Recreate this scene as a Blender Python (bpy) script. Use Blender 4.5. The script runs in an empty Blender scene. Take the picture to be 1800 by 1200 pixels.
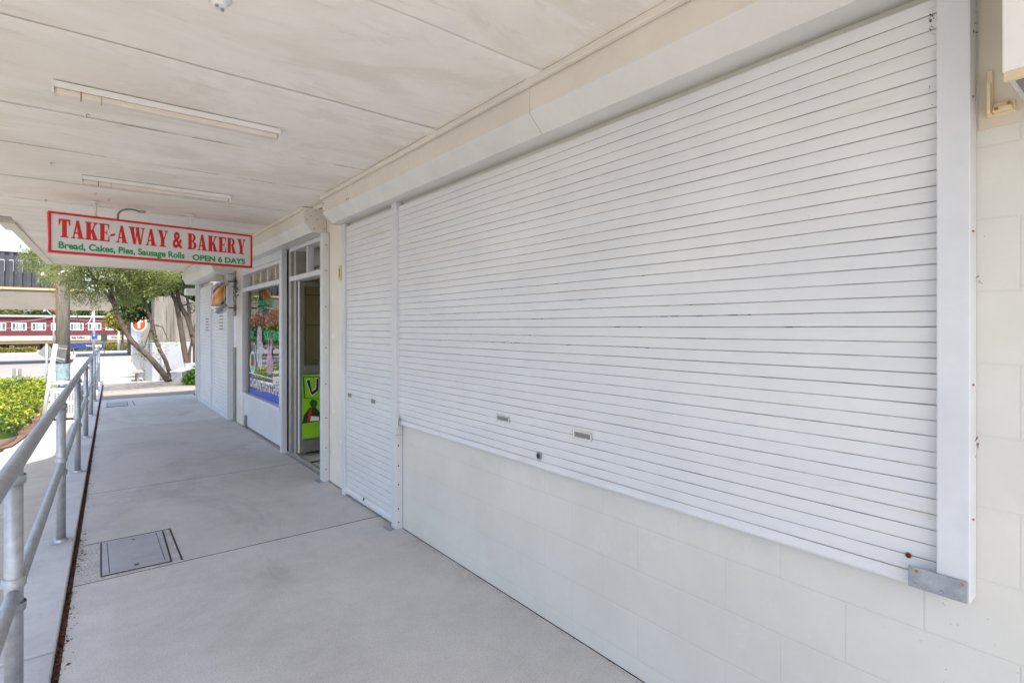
import bpy, bmesh, math, random
from mathutils import Vector, Matrix
random.seed(7)
PI = math.pi
scn = bpy.context.scene
C = scn.collection

# ---------------------------------------------------------------- camera
YAW = math.atan2(745, 945)          # the lens looks this far to the right of the shop wall's direction
H = 1.5
cam_d = bpy.data.cameras.new("camera"); cam = bpy.data.objects.new("camera", cam_d); C.objects.link(cam)
cam_d.sensor_fit = 'HORIZONTAL'; cam_d.sensor_width = 36; cam_d.lens = 36 * 945 / 1800
cam_d.shift_x = 0.0; cam_d.shift_y = -25 / 1800
cam_d.clip_start = 0.02; cam_d.clip_end = 3000
cam.location = (0, 0, H); cam.rotation_euler = (PI / 2, 0, -YAW)
scn.camera = cam
# ---------------------------------------------------------------- world, sun, exposure
SX, SY = 0.10, 0.60                 # shadow shift per metre of height
sun_dir = Vector((SX, SY, -1)).normalized()
elev = math.asin(-sun_dir.z)
az = math.atan2(-sun_dir.x, -sun_dir.y)      # compass direction of the sun, from +Y towards +X
w = bpy.data.worlds.new("World"); scn.world = w; w.use_nodes = True
nt = w.node_tree; nt.nodes.clear()
sky = nt.nodes.new('ShaderNodeTexSky'); sky.sky_type = 'NISHITA'; sky.sun_disc = False
sky.sun_elevation = elev; sky.sun_rotation = az; sky.dust_density = 3.2; sky.air_density = 1.0; sky.ozone_density = 1.0
bg = nt.nodes.new('ShaderNodeBackground'); bg.inputs[1].default_value = 0.15
wo = nt.nodes.new('ShaderNodeOutputWorld'); nt.links.new(sky.outputs[0], bg.inputs[0]); nt.links.new(bg.outputs[0], wo.inputs[0])
sd = bpy.data.lights.new("sun", 'SUN'); sd.energy = 3.1; sd.angle = math.radians(0.5); sd.color = (1, 0.94, 0.84)
so = bpy.data.objects.new("sun", sd); C.objects.link(so); so.rotation_euler = sun_dir.to_track_quat('-Z', 'Y').to_euler(); so.location = (-5, -5, 20)
vs = scn.view_settings
vs.view_transform = 'Standard'; vs.look = 'None'; vs.gamma = 1; vs.use_curve_mapping = False
vs.exposure = 1.72
cy = scn.cycles
cy.use_adaptive_sampling = True; cy.adaptive_threshold = 0.02; cy.use_denoising = True
cy.max_bounces = 12; cy.diffuse_bounces = 8; cy.glossy_bounces = 6; cy.transmission_bounces = 8; cy.transparent_max_bounces = 12
cy.sample_clamp_indirect = 8; cy.caustics_reflective = False; cy.caustics_refractive = False

# ---------------------------------------------------------------- measuring helpers (photo measurements -> metres)
sY, cY = math.sin(YAW), math.cos(YAW)
F, U0, V0 = 945.0, 900.0, 575.0
def at_depth(px, py, d):
    l = (px - U0) / F * d
    return Vector((d * sY + l * cY, d * cY - l * sY, H - (py - V0) / F * d))
def wall_y(px, x=1.85):
    k = (px - U0) / F
    return (cY * x - k * sY * x) / (k * cY + sY)
def plane_y(px, py, y):
    k = (px - U0) / F
    x = y * (k * cY + sY) / (cY - k * sY)
    return at_depth(px, py, sY * x + cY * y)

# ---------------------------------------------------------------- materials
MATS = {}
class NB:
    def __init__(s, name):
        s.m = bpy.data.materials.new(name); s.m.use_nodes = True; s.t = s.m.node_tree; s.n = s.t.nodes; s.l = s.t.links
        s.b = s.n['Principled BSDF']; s.out = s.n['Material Output']
        s.tc = s.n.new('ShaderNodeNewGeometry'); s.pos = s.tc.outputs['Position']
    def mapping(s, scale=(1, 1, 1), rot=(0, 0, 0), loc=(0, 0, 0)):
        m = s.n.new('ShaderNodeMapping'); s.l.new(s.pos, m.inputs[0])
        m.inputs['Scale'].default_value = scale; m.inputs['Rotation'].default_value = rot; m.inputs['Location'].default_value = loc
        return m.outputs[0]
    def noise(s, scale, detail=4, rough=.6, vec=None, dist=0):
        n = s.n.new('ShaderNodeTexNoise'); n.inputs['Scale'].default_value = scale; n.inputs['Detail'].default_value = detail
        n.inputs['Roughness'].default_value = rough; n.inputs['Distortion'].default_value = dist
        s.l.new(vec or s.pos, n.inputs['Vector']); return n.outputs['Fac']
    def voro(s, scale, vec=None, feature='F1'):
        n = s.n.new('ShaderNodeTexVoronoi'); n.feature = feature; n.inputs['Scale'].default_value = scale
        s.l.new(vec or s.pos, n.inputs['Vector']); return n.outputs['Distance']
    def ramp(s, fac, stops):
        r = s.n.new('ShaderNodeValToRGB'); e = r.color_ramp.elements
        while len(e) > 1: e.remove(e[0])
        e[0].position = stops[0][0]; e[0].color = col4(stops[0][1])
        for p, c in stops[1:]:
            x = e.new(p); x.color = col4(c)
        s.l.new(fac, r.inputs[0]); return r.outputs[0]
    def mix(s, fac, a, b, mode='MIX'):
        m = s.n.new('ShaderNodeMix'); m.data_type = 'RGBA'; m.blend_type = mode; m.clamp_factor = True
        for v, i in ((fac, 0), (a, 6), (b, 7)):
            if hasattr(v, 'node'): s.l.new(v, m.inputs[i])
            else: m.inputs[i].default_value = v if i == 0 else col4(v)
        return m.outputs[2]
    def math(s, op, a, b=0.0):
        m = s.n.new('ShaderNodeMath'); m.operation = op
        for v, i in ((a, 0), (b, 1)):
            if hasattr(v, 'node'): s.l.new(v, m.inputs[i])
            else: m.inputs[i].default_value = v
        return m.outputs[0]
    def bump(s, h, strength=.3, dist=.01):
        b = s.n.new('ShaderNodeBump'); b.inputs['Strength'].default_value = strength; b.inputs['Distance'].default_value = dist
        s.l.new(h, b.inputs['Height']); s.l.new(b.outputs[0], s.b.inputs['Normal'])
    def set(s, col=None, rough=.5, metal=0, spec=None):
        if col is not None:
            if hasattr(col, 'node'): s.l.new(col, s.b.inputs['Base Color'])
            else: s.b.inputs['Base Color'].default_value = col4(col)
        if hasattr(rough, 'node'): s.l.new(rough, s.b.inputs['Roughness'])
        else: s.b.inputs['Roughness'].default_value = rough
        s.b.inputs['Metallic'].default_value = metal
        if spec is not None: s.b.inputs['Specular IOR Level'].default_value = spec
        return s.m
def col4(c):
    if isinstance(c, (int, float)): return (c, c, c, 1)
    return tuple(c) if len(c) == 4 else (*c, 1)

def plain(name, col, rough=.5, metal=0, var=.12, scale=6, bump=0):
    if name in MATS: return MATS[name]
    b = NB(name); n = b.noise(scale, 5, .65)
    c4 = col4(col); dk = tuple(v * (1 - var) for v in c4[:3]); lt = tuple(min(1, v * (1 + var)) for v in c4[:3])
    c = b.ramp(n, [(.3, dk), (.7, lt)])
    m = b.set(c, rough, metal)
    if bump: b.bump(b.noise(scale * 8, 4), bump, .005)
    MATS[name] = m; return m

def paint(name, col, rough=.38, dirt=(.30, .26, .20), amt=.35, scratch=True):
    b = NB(name)
    n = b.noise(2.2, 5, .7); n2 = b.noise(14, 6, .75, b.mapping((1, 1, .35)))
    base = b.mix(b.ramp(n, [(.35, 0), (.7, 1)]), tuple(v * .91 for v in col), tuple(min(1, v * 1.05) for v in col))
    d = b.ramp(b.math('MULTIPLY', n, n2), [(.33, 0), (.52, amt)])
    c = b.mix(d, base, dirt)
    if scratch:
        sp = b.voro(55); fl = b.noise(3.0, 2)
        spm = b.math('MULTIPLY', b.ramp(sp, [(.05, 1), (.08, 0)]), b.ramp(fl, [(.60, 0), (.68, .55)]))
        c = b.mix(spm, c, (.10, .08, .07))
    m = b.set(c, rough)
    b.bump(b.noise(30, 3), .04, .004)
    return m

def concrete(name, col, dark, speck=.5, scale=1.0, rough=.85, stain=None, pit=True):
    b = NB(name)
    big = b.noise(1.1 * scale, 6, .62, dist=.4); mid = b.noise(7 * scale, 6, .7); fine = b.noise(120, 3, .7)
    c = b.mix(b.ramp(big, [(.33, 0), (.68, 1)]), dark, col)
    c = b.mix(b.ramp(mid, [(.38, .0), (.62, .35)]), c, tuple(min(1, v * 1.13) for v in col))
    c = b.mix(b.ramp(fine, [(.36, .32 * speck), (.52, 0)]), c, tuple(v * .45 for v in dark))
    if pit:
        sp = b.math('MULTIPLY', b.ramp(b.voro(38), [(.07, 1), (.13, 0)]), b.ramp(b.noise(2.5, 3), [(.5, 0), (.62, .55)]))
        c = b.mix(sp, c, tuple(v * .35 for v in dark))
    if name == 'footpath_concrete':
        c = b.mix(b.ramp(b.tc.outputs['Random Per Island'], [(0, .0), (1, .35)]), c, tuple(v * .8 for v in dark))
        c = b.mix(b.math('MULTIPLY', b.ramp(b.voro(150), [(.10, 1), (.2, 0)]), b.ramp(b.noise(4, 4), [(.38, 0), (.58, .8)])), c, tuple(v * .4 for v in dark))
        c = b.mix(b.math('MULTIPLY', b.ramp(b.voro(23, b.mapping((1, 1, 1), loc=(5, 2, 0))), [(.05, 1), (.09, 0)]), .6), c, (.66, .65, .63))
    if stain:
        s = b.ramp(b.noise(.9, 7, .72, b.mapping((1, .6, 1), loc=(3.1, 1.7, 0)), 1.0), [(.52, 0), (.66, stain)])
        c = b.mix(s, c, tuple(v * .5 for v in dark))
    m = b.set(c, rough)
    b.bump(b.math('ADD', b.math('MULTIPLY', fine, .5), mid), .35, .004)
    return m

M = {}
M['shutter'] = paint('white_shutter_paint', (.70, .70, .705), .38, amt=.22)
b = NB('shutter_smudged_paint')
n = b.noise(1.1, 5, .7, b.mapping((1, 1, 1.6), loc=(2, 0, 1))); n2 = b.noise(3.2, 7, .75, b.mapping((1, .6, 2.2)))
c = b.mix(b.ramp(n, [(.35, 0), (.65, 1)]), (.625, .64, .67), (.70, .705, .72))
c = b.mix(b.ramp(n2, [(.55, 0), (.68, .55)]), c, (.62, .66, .72))
c = b.mix(b.ramp(b.noise(2.6, 7, .8, b.mapping((1, .35, 3), loc=(7, 3, 2))), [(.57, 0), (.70, .5)]), c, (.56, .50, .43))
c = b.mix(b.ramp(b.noise(30, 5, .8, b.mapping((1, .4, 1))), [(.66, 0), (.74, .5)]), c, (.50, .47, .43))
sp_ = b.math('MULTIPLY', b.ramp(b.voro(45), [(.04, 1), (.07, 0)]), b.ramp(b.noise(2.2, 3), [(.55, 0), (.62, .8)]))
c = b.mix(sp_, c, (.16, .13, .12))
M['shutter'] = b.set(c, b.ramp(n2, [(.3, .32), (.7, .5)])); b.bump(b.noise(22, 4), .08, .004)
M['groove'] = plain('shutter_groove_shade', (.40, .40, .40), .8, var=.5, scale=9)  # darker grey on the groove faces, painting in shade between the slats
M['hood'] = paint('white_hood_paint', (.69, .695, .68), .4, (.38, .32, .24), .35)
M['guide'] = paint('white_guide_paint', (.64, .66, .70), .35, (.32, .30, .27), .15)
M['white'] = plain('white_paint', (.78, .78, .78), .4, var=.05)
M['galv'] = None
b = NB('galvanised_steel'); n = b.noise(18, 4, .7); v = b.voro(26)
c = b.mix(b.ramp(n, [(.3, 0), (.75, 1)]), (.30, .32, .345), (.50, .525, .555)); c = b.mix(b.ramp(v, [(.1, .25), (.5, 0)]), c, (.60, .61, .63))
M['galv'] = b.set(c, b.ramp(n, [(.3, .38), (.7, .55)]), .55); b.bump(n, .06, .003)
M['alu'] = plain('aluminium_frame', (.36, .355, .33), .4, .5, var=.1)
M['dark_alu'] = plain('dark_anodised_frame', (.22, .22, .20), .45, .4, var=.15)
M['chrome'] = plain('worn_chrome', (.62, .62, .62), .18, 1.0, var=.1)
M['black'] = plain('black_rubber', (.02, .02, .022), .6)
M['bolt'] = plain('dark_screw', (.06, .055, .05), .5, .5)
M['steel_plate'] = plain('bare_steel_plate', (.36, .39, .43), .5, .6, var=.25, scale=25)
M['rust'] = plain('rust', (.42, .17, .04), .9, var=.4, scale=60)
M['foot'] = concrete('footpath_concrete', (.60, .58, .56), (.46, .445, .43), 1.0, stain=.38)
M['strip'] = concrete('kerb_concrete', (.52, .52, .54), (.40, .40, .42), .5, 1.6, stain=.3)
b = NB('aggregate_concrete'); v1 = b.voro(90); n = b.noise(9, 5, .7)
c = b.mix(b.ramp(v1, [(.15, 0), (.45, 1)]), (.14, .135, .13), (.50, .49, .48)); c = b.mix(b.ramp(n, [(.4, 0), (.6, .5)]), c, (.30, .29, .285))
M['patch'] = b.set(c, .9); b.bump(v1, .6, .004)
M['cover'] = concrete('cover_concrete', (.40, .40, .43), (.30, .30, .325), .5, 2, .7)
M['gap'] = plain('dark_gap', (.05, .045, .04), .9)
M['mortar'] = plain('mortar_paint', (.84, .81, .76), .8, var=.06, scale=9)
M['brownpane'] = plain('brown_tinted_louvre', (.30, .25, .20), .3, var=.25)
M['lowpath'] = concrete('lower_path_concrete', (.40, .365, .32), (.32, .29, .255), .7)
M['apron'] = concrete('paver_apron', (.28, .245, .21), (.19, .17, .15), .7, 3)

# soffit: cream paint flaking off concrete, stains drawn out across the canopy
b = NB('soffit_paint')
vv = b.mapping((.8, 2.0, 1), rot=(0, 0, math.radians(-6)))
n1 = b.noise(1.3, 7, .66, vv, .6); n2 = b.noise(5, 6, .72, b.mapping((.5, 2.2, 1))); n3 = b.noise(40, 4, .7)
c = b.mix(b.ramp(n1, [(.35, 0), (.6, 1)]), (.79, .755, .695), (.87, .84, .79))
c = b.mix(b.ramp(b.noise(1.0, 7, .7, b.mapping((.8, 1.8, 1), loc=(4, 2, 0)), .8), [(.53, 0), (.60, .42)]), c, (.68, .63, .56))
c = b.mix(b.ramp(b.noise(1.7, 7, .74, b.mapping((.75, 2.0, 1), loc=(9, 5, 0)), .8), [(.585, 0), (.61, .9)]), c, (.83, .80, .77))
c = b.mix(b.ramp(b.noise(.8, 8, .7, b.mapping((.8, 1.6, 1), loc=(1, 8, 0)), 1.2), [(.50, 0), (.58, .35)]), c, (.72, .67, .60))
c = b.mix(b.ramp(n2, [(.60, 0), (.68, .28)]), c, (.50, .46, .42))
sp = b.math('MULTIPLY', b.ramp(b.voro(60), [(.05, 1), (.10, 0)]), b.ramp(b.noise(2, 3), [(.55, 0), (.7, .6)]))
c = b.mix(sp, c, (.22, .19, .16))
M['soffit'] = b.set(c, .8); b.bump(b.math('ADD', n2, b.math('MULTIPLY', n3, .3)), .35, .006)

# painted block wall, faint joints
b = NB('painted_block_wall')
cb = b.n.new('ShaderNodeCombineXYZ'); sep = b.n.new('ShaderNodeSeparateXYZ'); b.l.new(b.pos, sep.inputs[0])
b.l.new(b.math('ADD', sep.outputs[1], .127), cb.inputs[0]); b.l.new(b.math('ADD', sep.outputs[2], 0.115 + 1.9), cb.inputs[1])
br = b.n.new('ShaderNodeTexBrick'); b.l.new(cb.outputs[0], br.inputs['Vector'])
br.inputs['Scale'].default_value = 1; br.inputs['Brick Width'].default_value = .4; br.inputs['Row Height'].default_value = .19
br.inputs['Mortar Size'].default_value = .004; br.inputs['Mortar Smooth'].default_value = .6; br.offset = .5
br.inputs['Color1'].default_value = (1, 1, 1, 1); br.inputs['Color2'].default_value = (.9, .9, .9, 1); br.inputs['Mortar'].default_value = (0, 0, 0, 1)
n = b.noise(1.6, 6, .65); f2 = b.noise(70, 3)
c = b.mix(b.ramp(n, [(.35, 0), (.68, 1)]), (.61, .595, .55), (.68, .67, .63))
c = b.mix(b.ramp(b.noise(5, 7, .8, b.mapping((1, 1, .8), loc=(3, 3, 3))), [(.56, 0), (.62, .22)]), c, (.73, .71, .67))
c = b.mix(b.ramp(b.noise(2.3, 6, .8, b.mapping((1, 1, .3))), [(.60, 0), (.74, .38)]), c, (.60, .53, .42))
c = b.mix(b.math('MULTIPLY', br.outputs['Fac'], .20), c, (.52, .50, .46))
sp = b.math('MULTIPLY', b.ramp(b.voro(42), [(.04, 1), (.075, 0)]), b.ramp(b.noise(1.8, 3), [(.57, 0), (.66, .8)]))
c = b.mix(sp, c, (.24, .17, .12))
M['block'] = b.set(c, .42)
h = b.math('ADD', b.math('MULTIPLY', b.math('SUBTRACT', 1.0, br.outputs['Fac']), 1.0), b.math('MULTIPLY', f2, .25)); b.bump(h, .35, .003)
# peeling pier
b = NB('peeling_pier_paint'); n = b.noise(9, 7, .75)
c = b.mix(b.ramp(b.noise(2, 5), [(.35, 0), (.7, 1)]), (.70, .66, .57), (.76, .73, .65))
c = b.mix(b.ramp(n, [(.60, 0), (.63, .8)]), c, (.82, .81, .79))
c = b.mix(b.ramp(b.noise(25, 5, .8), [(.66, 0), (.70, .7)]), c, (.30, .24, .18))
M['pier'] = b.set(c, .5); b.bump(n, .3, .004)
M['cream'] = plain('cream_paint', (.66, .55, .36), .55, var=.12)
M['cream_band'] = paint('tan_wall_paint', (.64, .58, .47), .5, (.40, .30, .18), .5)
M['cream_light'] = paint('cream_fascia_paint', (.69, .66, .60), .45, (.4, .32, .22), .35)
M['red'] = plain('sign_red', (.62, .012, .016), .35, var=.05)
M['green'] = plain('sign_green', (.010, .30, .085), .35, var=.05)
M['sign'] = plain('sign_face', (.70, .70, .72), .25, var=.03)
M['tube'] = plain('diffuser_plastic', (.72, .66, .60), .3, var=.05)
M['asphalt'] = concrete('asphalt', (.21, .20, .19), (.17, .165, .155), 1.0, .3, .9, pit=False)
M['ground'] = concrete('open_ground', (.34, .31, .27), (.27, .25, .22), .7, .2, .95, pit=False)
M['mulch'] = concrete('red_mulch', (.15, .085, .055), (.08, .045, .03), 1.0, 5, .95)
M['line'] = plain('road_paint', (.62, .62, .60), .6)
M['brick'] = plain('dark_red_brick', (.085, .012, .017), .8, var=.15, scale=1)
M['wood'] = None
b = NB('weathered_pole_wood'); n = b.noise(8, 7, .75, b.mapping((5, 5, .25))); c = b.ramp(n, [(.35, (.05, .045, .038)), (.5, (.11, .10, .082)), (.65, (.17, .155, .13))])
M['wood'] = b.set(c, .85); b.bump(n, .5, .01)
M['bark'] = plain('dark_bark', (.06, .045, .035), .9, var=.45, scale=14, bump=.6)
b = NB('raw_concrete'); n = b.noise(1.2, 7, .7, b.mapping((3, 3, .35))); c = b.ramp(n, [(.32, (.055, .05, .047)), (.5, (.14, .13, .115)), (.65, (.20, .19, .17))])
M['raw'] = b.set(c, .9); b.bump(b.noise(9, 5), .4, .02)
M['girder'] = concrete('bridge_concrete', (.15, .135, .115), (.105, .095, .082), .4, .35)
M['bwall'] = plain('white_wall_paint', (.27, .285, .31), .55, var=.06, scale=2)
M['fin'] = plain('charcoal_cladding', (.028, .032, .042), .6, var=.3, scale=1.5)
M['orange'] = plain('orange_paint', (.36, .045, .002), .5, var=.05)
M['blue'] = plain('blue_sign', (.012, .035, .21), .4, var=.05)
M['lblue'] = plain('route_blue', (.01, .07, .22), .4)
M['grey'] = plain('grey_sign_back', (.22, .23, .22), .6, .3, var=.15)
M['steelbin'] = plain('bin_steel', (.44, .44, .45), .5, .3, var=.12)
M['terra'] = plain('terracotta_sign', (.50, .07, .03), .5)
M['tile'] = plain('shop_floor_tile', (.62, .60, .56), .25, var=.08)
M['room'] = plain('shop_room_wall', (.80, .69, .50), .7, var=.12, scale=1.5)
M['win'] = plain('upper_window_glass', (.07, .09, .10), .12, var=.2, scale=.8)
M['curtainpale'] = plain('pale_curtain', (.22, .235, .245), .8)
M['ochre'] = plain('ochre_awning', (.36, .26, .13), .7)
M['shopglass'] = plain('far_shop_glass', (.15, .16, .155), .15, var=.3, scale=.6)
M['stainwhite'] = plain('far_fascia_white', (.27, .265, .26), .6)
M['litter'] = plain('dry_leaf', (.10, .038, .02), .8, var=.6, scale=60)
M['paper'] = plain('paper', (.72, .72, .80), .7)
M['lime'] = plain('lime_poster', (.25, .56, .02), .35, var=.10, scale=8)
M['darkgreen'] = plain('dark_green_print', (.015, .10, .012), .4)
M['decalblue'] = plain('blue_window_vinyl', (.015, .05, .52), .35)
M['decalgreen'] = plain('green_window_vinyl', (.08, .62, .32), .35)
M['decalred'] = plain('red_window_vinyl', (.72, .30, .34), .35)
M['pink'] = plain('pink_window_paint', (.62, .40, .52), .5)
M['paleblue'] = plain('pale_counter', (.30, .40, .45), .4)
b = NB('window_glass'); b.b.inputs['Transmission Weight'].default_value = 1; b.b.inputs['IOR'].default_value = 1.5
M['glass'] = b.set((.80, .86, .83), .0)
b.n.remove(b.b)
gl = b.n.new('ShaderNodeBsdfGlossy'); gl.inputs['Roughness'].default_value = .0; gl.inputs['Color'].default_value = (.95, .97, .95, 1)
tr = b.n.new('ShaderNodeBsdfTransparent'); tr.inputs['Color'].default_value = (.84, .88, .85, 1)
fr = b.n.new('ShaderNodeFresnel'); fr.inputs['IOR'].default_value = 1.9
mx = b.n.new('ShaderNodeMixShader'); b.l.new(b.math('ADD', fr.outputs[0], .10), mx.inputs[0]); b.l.new(tr.outputs[0], mx.inputs[1]); b.l.new(gl.outputs[0], mx.inputs[2]); b.l.new(mx.outputs[0], b.out.inputs[0])

def sheer(name, col, f):
    b = NB(name); d = b.n.new('ShaderNodeBsdfDiffuse'); d.inputs['Color'].default_value = col4(col); t = b.n.new('ShaderNodeBsdfTransparent')
    m = b.n.new('ShaderNodeMixShader'); b.l.new(b.math('MULTIPLY', b.ramp(b.noise(22, 5, .8), [(.36, .25), (.6, 1)]), f), m.inputs[0]); b.l.new(t.outputs[0], m.inputs[1]); b.l.new(d.outputs[0], m.inputs[2]); b.l.new(m.outputs[0], b.out.inputs[0]); return b.m
M['sheer_pink'] = sheer('sheer_pink_window_paint', (.80, .55, .70), .75); M['sheer_white'] = sheer('sheer_white_window_paint', (.80, .80, .86), .65)
M['decalred'] = sheer('sheer_red_vinyl', (.62, .14, .20), .7); M['decalgreen'] = sheer('sheer_green_vinyl', (.05, .50, .25), .8)
def leafmat(name, c1, c2, c3, trans=.35):
    b = NB(name)
    r = b.tc.outputs['Random Per Island']
    c = b.ramp(r, [(0, c1), (.5, c2), (1, c3)])
    c = b.mix(b.ramp(b.noise(1.6, 3), [(.4, 0), (.65, .45)]), c, c1)
    b.set(c, .6)
    t = b.n.new('ShaderNodeBsdfTranslucent'); b.l.new(c, t.inputs[0])
    m = b.n.new('ShaderNodeMixShader'); m.inputs[0].default_value = trans
    b.l.new(b.b.outputs[0], m.inputs[1]); b.l.new(t.outputs[0], m.inputs[2]); b.l.new(m.outputs[0], b.out.inputs[0])
    return b.m
M['leaf_soft'] = leafmat('feathery_foliage', (.13, .16, .05), (.23, .28, .075), (.34, .37, .13), .5)
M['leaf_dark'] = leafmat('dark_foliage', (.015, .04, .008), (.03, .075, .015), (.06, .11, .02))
M['leaf_hedge'] = leafmat('lime_groundcover', (.07, .115, .006), (.24, .30, .015), (.40, .39, .02), .35)
M['leaf_yellow'] = leafmat('yellow_hedge_leaf', (.12, .10, .015), (.22, .19, .02), (.30, .26, .03))
M['leaf_mid'] = leafmat('far_foliage', (.05, .08, .02), (.10, .14, .035), (.19, .19, .06))
M['leaf_bright'] = leafmat('bright_shrub_leaf', (.05, .14, .01), (.10, .24, .02), (.18, .32, .03))

# ---------------------------------------------------------------- object helpers
def tag(o, label=None, cat=None, group=None, kind=None):
    if label: o['label'] = label
    if cat: o['category'] = cat
    if group: o['group'] = group
    if kind: o['kind'] = kind
    return o
def thing(name, label, cat, loc=(0, 0, 0), rz=0, group=None):
    o = bpy.data.objects.new(name, None); C.objects.link(o); o.location = loc; o.rotation_euler = (0, 0, rz); o.empty_display_size = .1
    return tag(o, label, cat, group)
class MB:
    """collects shapes in world coordinates; build() links them as one mesh object, stored relative to its parent"""
    def __init__(s): s.v = []; s.f = []; s.mi = []; s.cur = 0; s.sm = set()
    def add(s, vs, fs, smooth=False):
        o = len(s.v); s.v += [Vector(p) for p in vs]
        for f in fs:
            if smooth: s.sm.add(len(s.f))
            s.f.append([o + i for i in f]); s.mi.append(s.cur)
        return s
    def box(s, x0, x1, y0, y1, z0, z1):
        return s.add([(x0, y0, z0), (x1, y0, z0), (x1, y1, z0), (x0, y1, z0), (x0, y0, z1), (x1, y0, z1), (x1, y1, z1), (x0, y1, z1)],
                     [(0, 3, 2, 1), (4, 5, 6, 7), (0, 1, 5, 4), (1, 2, 6, 5), (2, 3, 7, 6), (3, 0, 4, 7)])
    def obox(s, c, X, Y, Z):
        c = Vector(c); X = Vector(X); Y = Vector(Y); Z = Vector(Z)
        vs = [c + X * a + Y * b_ + Z * d for d in (-.5, .5) for a, b_ in ((-.5, -.5), (.5, -.5), (.5, .5), (-.5, .5))]
        return s.add(vs, [(0, 3, 2, 1), (4, 5, 6, 7), (0, 1, 5, 4), (1, 2, 6, 5), (2, 3, 7, 6), (3, 0, 4, 7)])
    def quad(s, a, b_, c, d): return s.add([a, b_, c, d], [(0, 1, 2, 3)])
    def prism_y(s, prof, y0, y1):      # profile of (x,z), extruded along y
        n = len(prof); vs = [(x, y0, z) for x, z in prof] + [(x, y1, z) for x, z in prof]
        return s.add(vs, [tuple(range(n)), tuple(range(2 * n - 1, n - 1, -1))] + [(i, i + n, (i + 1) % n + n, (i + 1) % n) for i in range(n)])
    def prism_z(s, pts, z0, z1):
        n = len(pts); g = (lambda z, i: z[i] if isinstance(z, (list, tuple)) else z)
        vs = [(x, y, g(z0, i)) for i, (x, y) in enumerate(pts)] + [(x, y, g(z1, i)) for i, (x, y) in enumerate(pts)]
        return s.add(vs, [tuple(range(n - 1, -1, -1)), tuple(range(n, 2 * n))] + [(i, (i + 1) % n, (i + 1) % n + n, i + n) for i in range(n)])
    def tube(s, pts, r, n=12, caps=True):
        pts = [Vector(p) for p in pts]; rs = r if isinstance(r, (list, tuple)) else [r] * len(pts)
        vs = []; up = None
        for i, p in enumerate(pts):
            d = (pts[min(i + 1, len(pts) - 1)] - pts[max(i - 1, 0)]).normalized()
            if up is None: up = d.orthogonal().normalized()
            up = (up - d * up.dot(d)).normalized(); q = d.cross(up)
            for k in range(n):
                a = 2 * PI * k / n; vs.append(p + (up * math.cos(a) + q * math.sin(a)) * rs[i])
        fs = [(i * n + k, i * n + (k + 1) % n, (i + 1) * n + (k + 1) % n, (i + 1) * n + k) for i in range(len(pts) - 1) for k in range(n)]
        s.add(vs, fs, True)
        if caps:
            o = len(s.v) - len(vs)
            s.f.append([o + k for k in range(n - 1, -1, -1)]); s.mi.append(s.cur); s.f.append([o + (len(pts) - 1) * n + k for k in range(n)]); s.mi.append(s.cur)
        return s
    def cyl(s, p0, p1, r, n=16): return s.tube([p0, p1], r, n)
    def lathe(s, cx, cy_, prof, n=24):
        vs = [(cx + r * math.cos(2 * PI * k / n), cy_ + r * math.sin(2 * PI * k / n), z) for r, z in prof for k in range(n)]
        return s.add(vs, [(i * n + k, i * n + (k + 1) % n, (i + 1) * n + (k + 1) % n, (i + 1) * n + k) for i in range(len(prof) - 1) for k in range(n)], True)
    def build(s, name, mats, parent=None, bevel=0):
        if not isinstance(mats, (list, tuple)): mats = [mats]
        off = Matrix.Identity(4)
        if parent is not None:
            chain = []; p = parent
            while p is not None: chain.append(p); p = p.parent
            for p in reversed(chain): off = off @ Matrix.LocRotScale(p.location, p.rotation_euler, p.scale)
        inv = off.inverted()
        if parent is None and s.v:    # a thing's own origin sits at its base
            xs = [v.x for v in s.v]; ys = [v.y for v in s.v]; zs = [v.z for v in s.v]
            org = Vector(((min(xs) + max(xs)) / 2, (min(ys) + max(ys)) / 2, min(zs)))
        else: org = Vector((0, 0, 0))
        me = bpy.data.meshes.new(name); me.from_pydata([(inv @ v) - org for v in s.v], [], s.f)
        for m in mats: me.materials.append(m)
        me.polygons.foreach_set('material_index', s.mi)
        if s.sm: me.polygons.foreach_set('use_smooth', [i in s.sm for i in range(len(s.f))])
        me.update()
        o = bpy.data.objects.new(name, me); C.objects.link(o); o.location = org
        if parent is not None: o.parent = parent
        if bevel:
            bv = o.modifiers.new('bevel', 'BEVEL'); bv.width = bevel; bv.segments = 2; bv.limit_method = 'ANGLE'
        return o
def children(o): return [c for c in C.objects if c.parent == o]
def copy_tree(o, parent=None):
    kids = children(o)
    c = o.copy(); C.objects.link(c); c.parent = parent
    for k in kids: copy_tree(k, c)
    return c

def text_geo(txt, bold=0.0):
    cu = bpy.data.curves.new('t', 'FONT'); cu.body = txt; cu.size = 1; cu.offset = bold; cu.resolution_u = 4
    o = bpy.data.objects.new('t', cu); C.objects.link(o)
    dg = bpy.context.evaluated_depsgraph_get(); me = bpy.data.meshes.new_from_object(o.evaluated_get(dg))
    vs = [v.co.copy() for v in me.vertices]; fs = [tuple(p.vertices) for p in me.polygons]
    bpy.data.objects.remove(o); bpy.data.curves.remove(cu); bpy.data.meshes.remove(me)
    xs = [v.x for v in vs]; ys = [v.y for v in vs]; x0, x1, y0, y1 = min(xs), max(xs), min(ys), max(ys)
    return [((v.x - x0) / (x1 - x0), (v.y - y0) / (y1 - y0)) for v in vs], fs
def put_text(mb, txt, origin, X, Z, bold=0.0):
    """text filling the rectangle origin + X (width vector) + Z (height vector)"""
    vs, fs = text_geo(txt, bold); o = Vector(origin); X = Vector(X); Z = Vector(Z)
    mb.add([o + X * a + Z * b_ for a, b_ in vs], fs)

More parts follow.
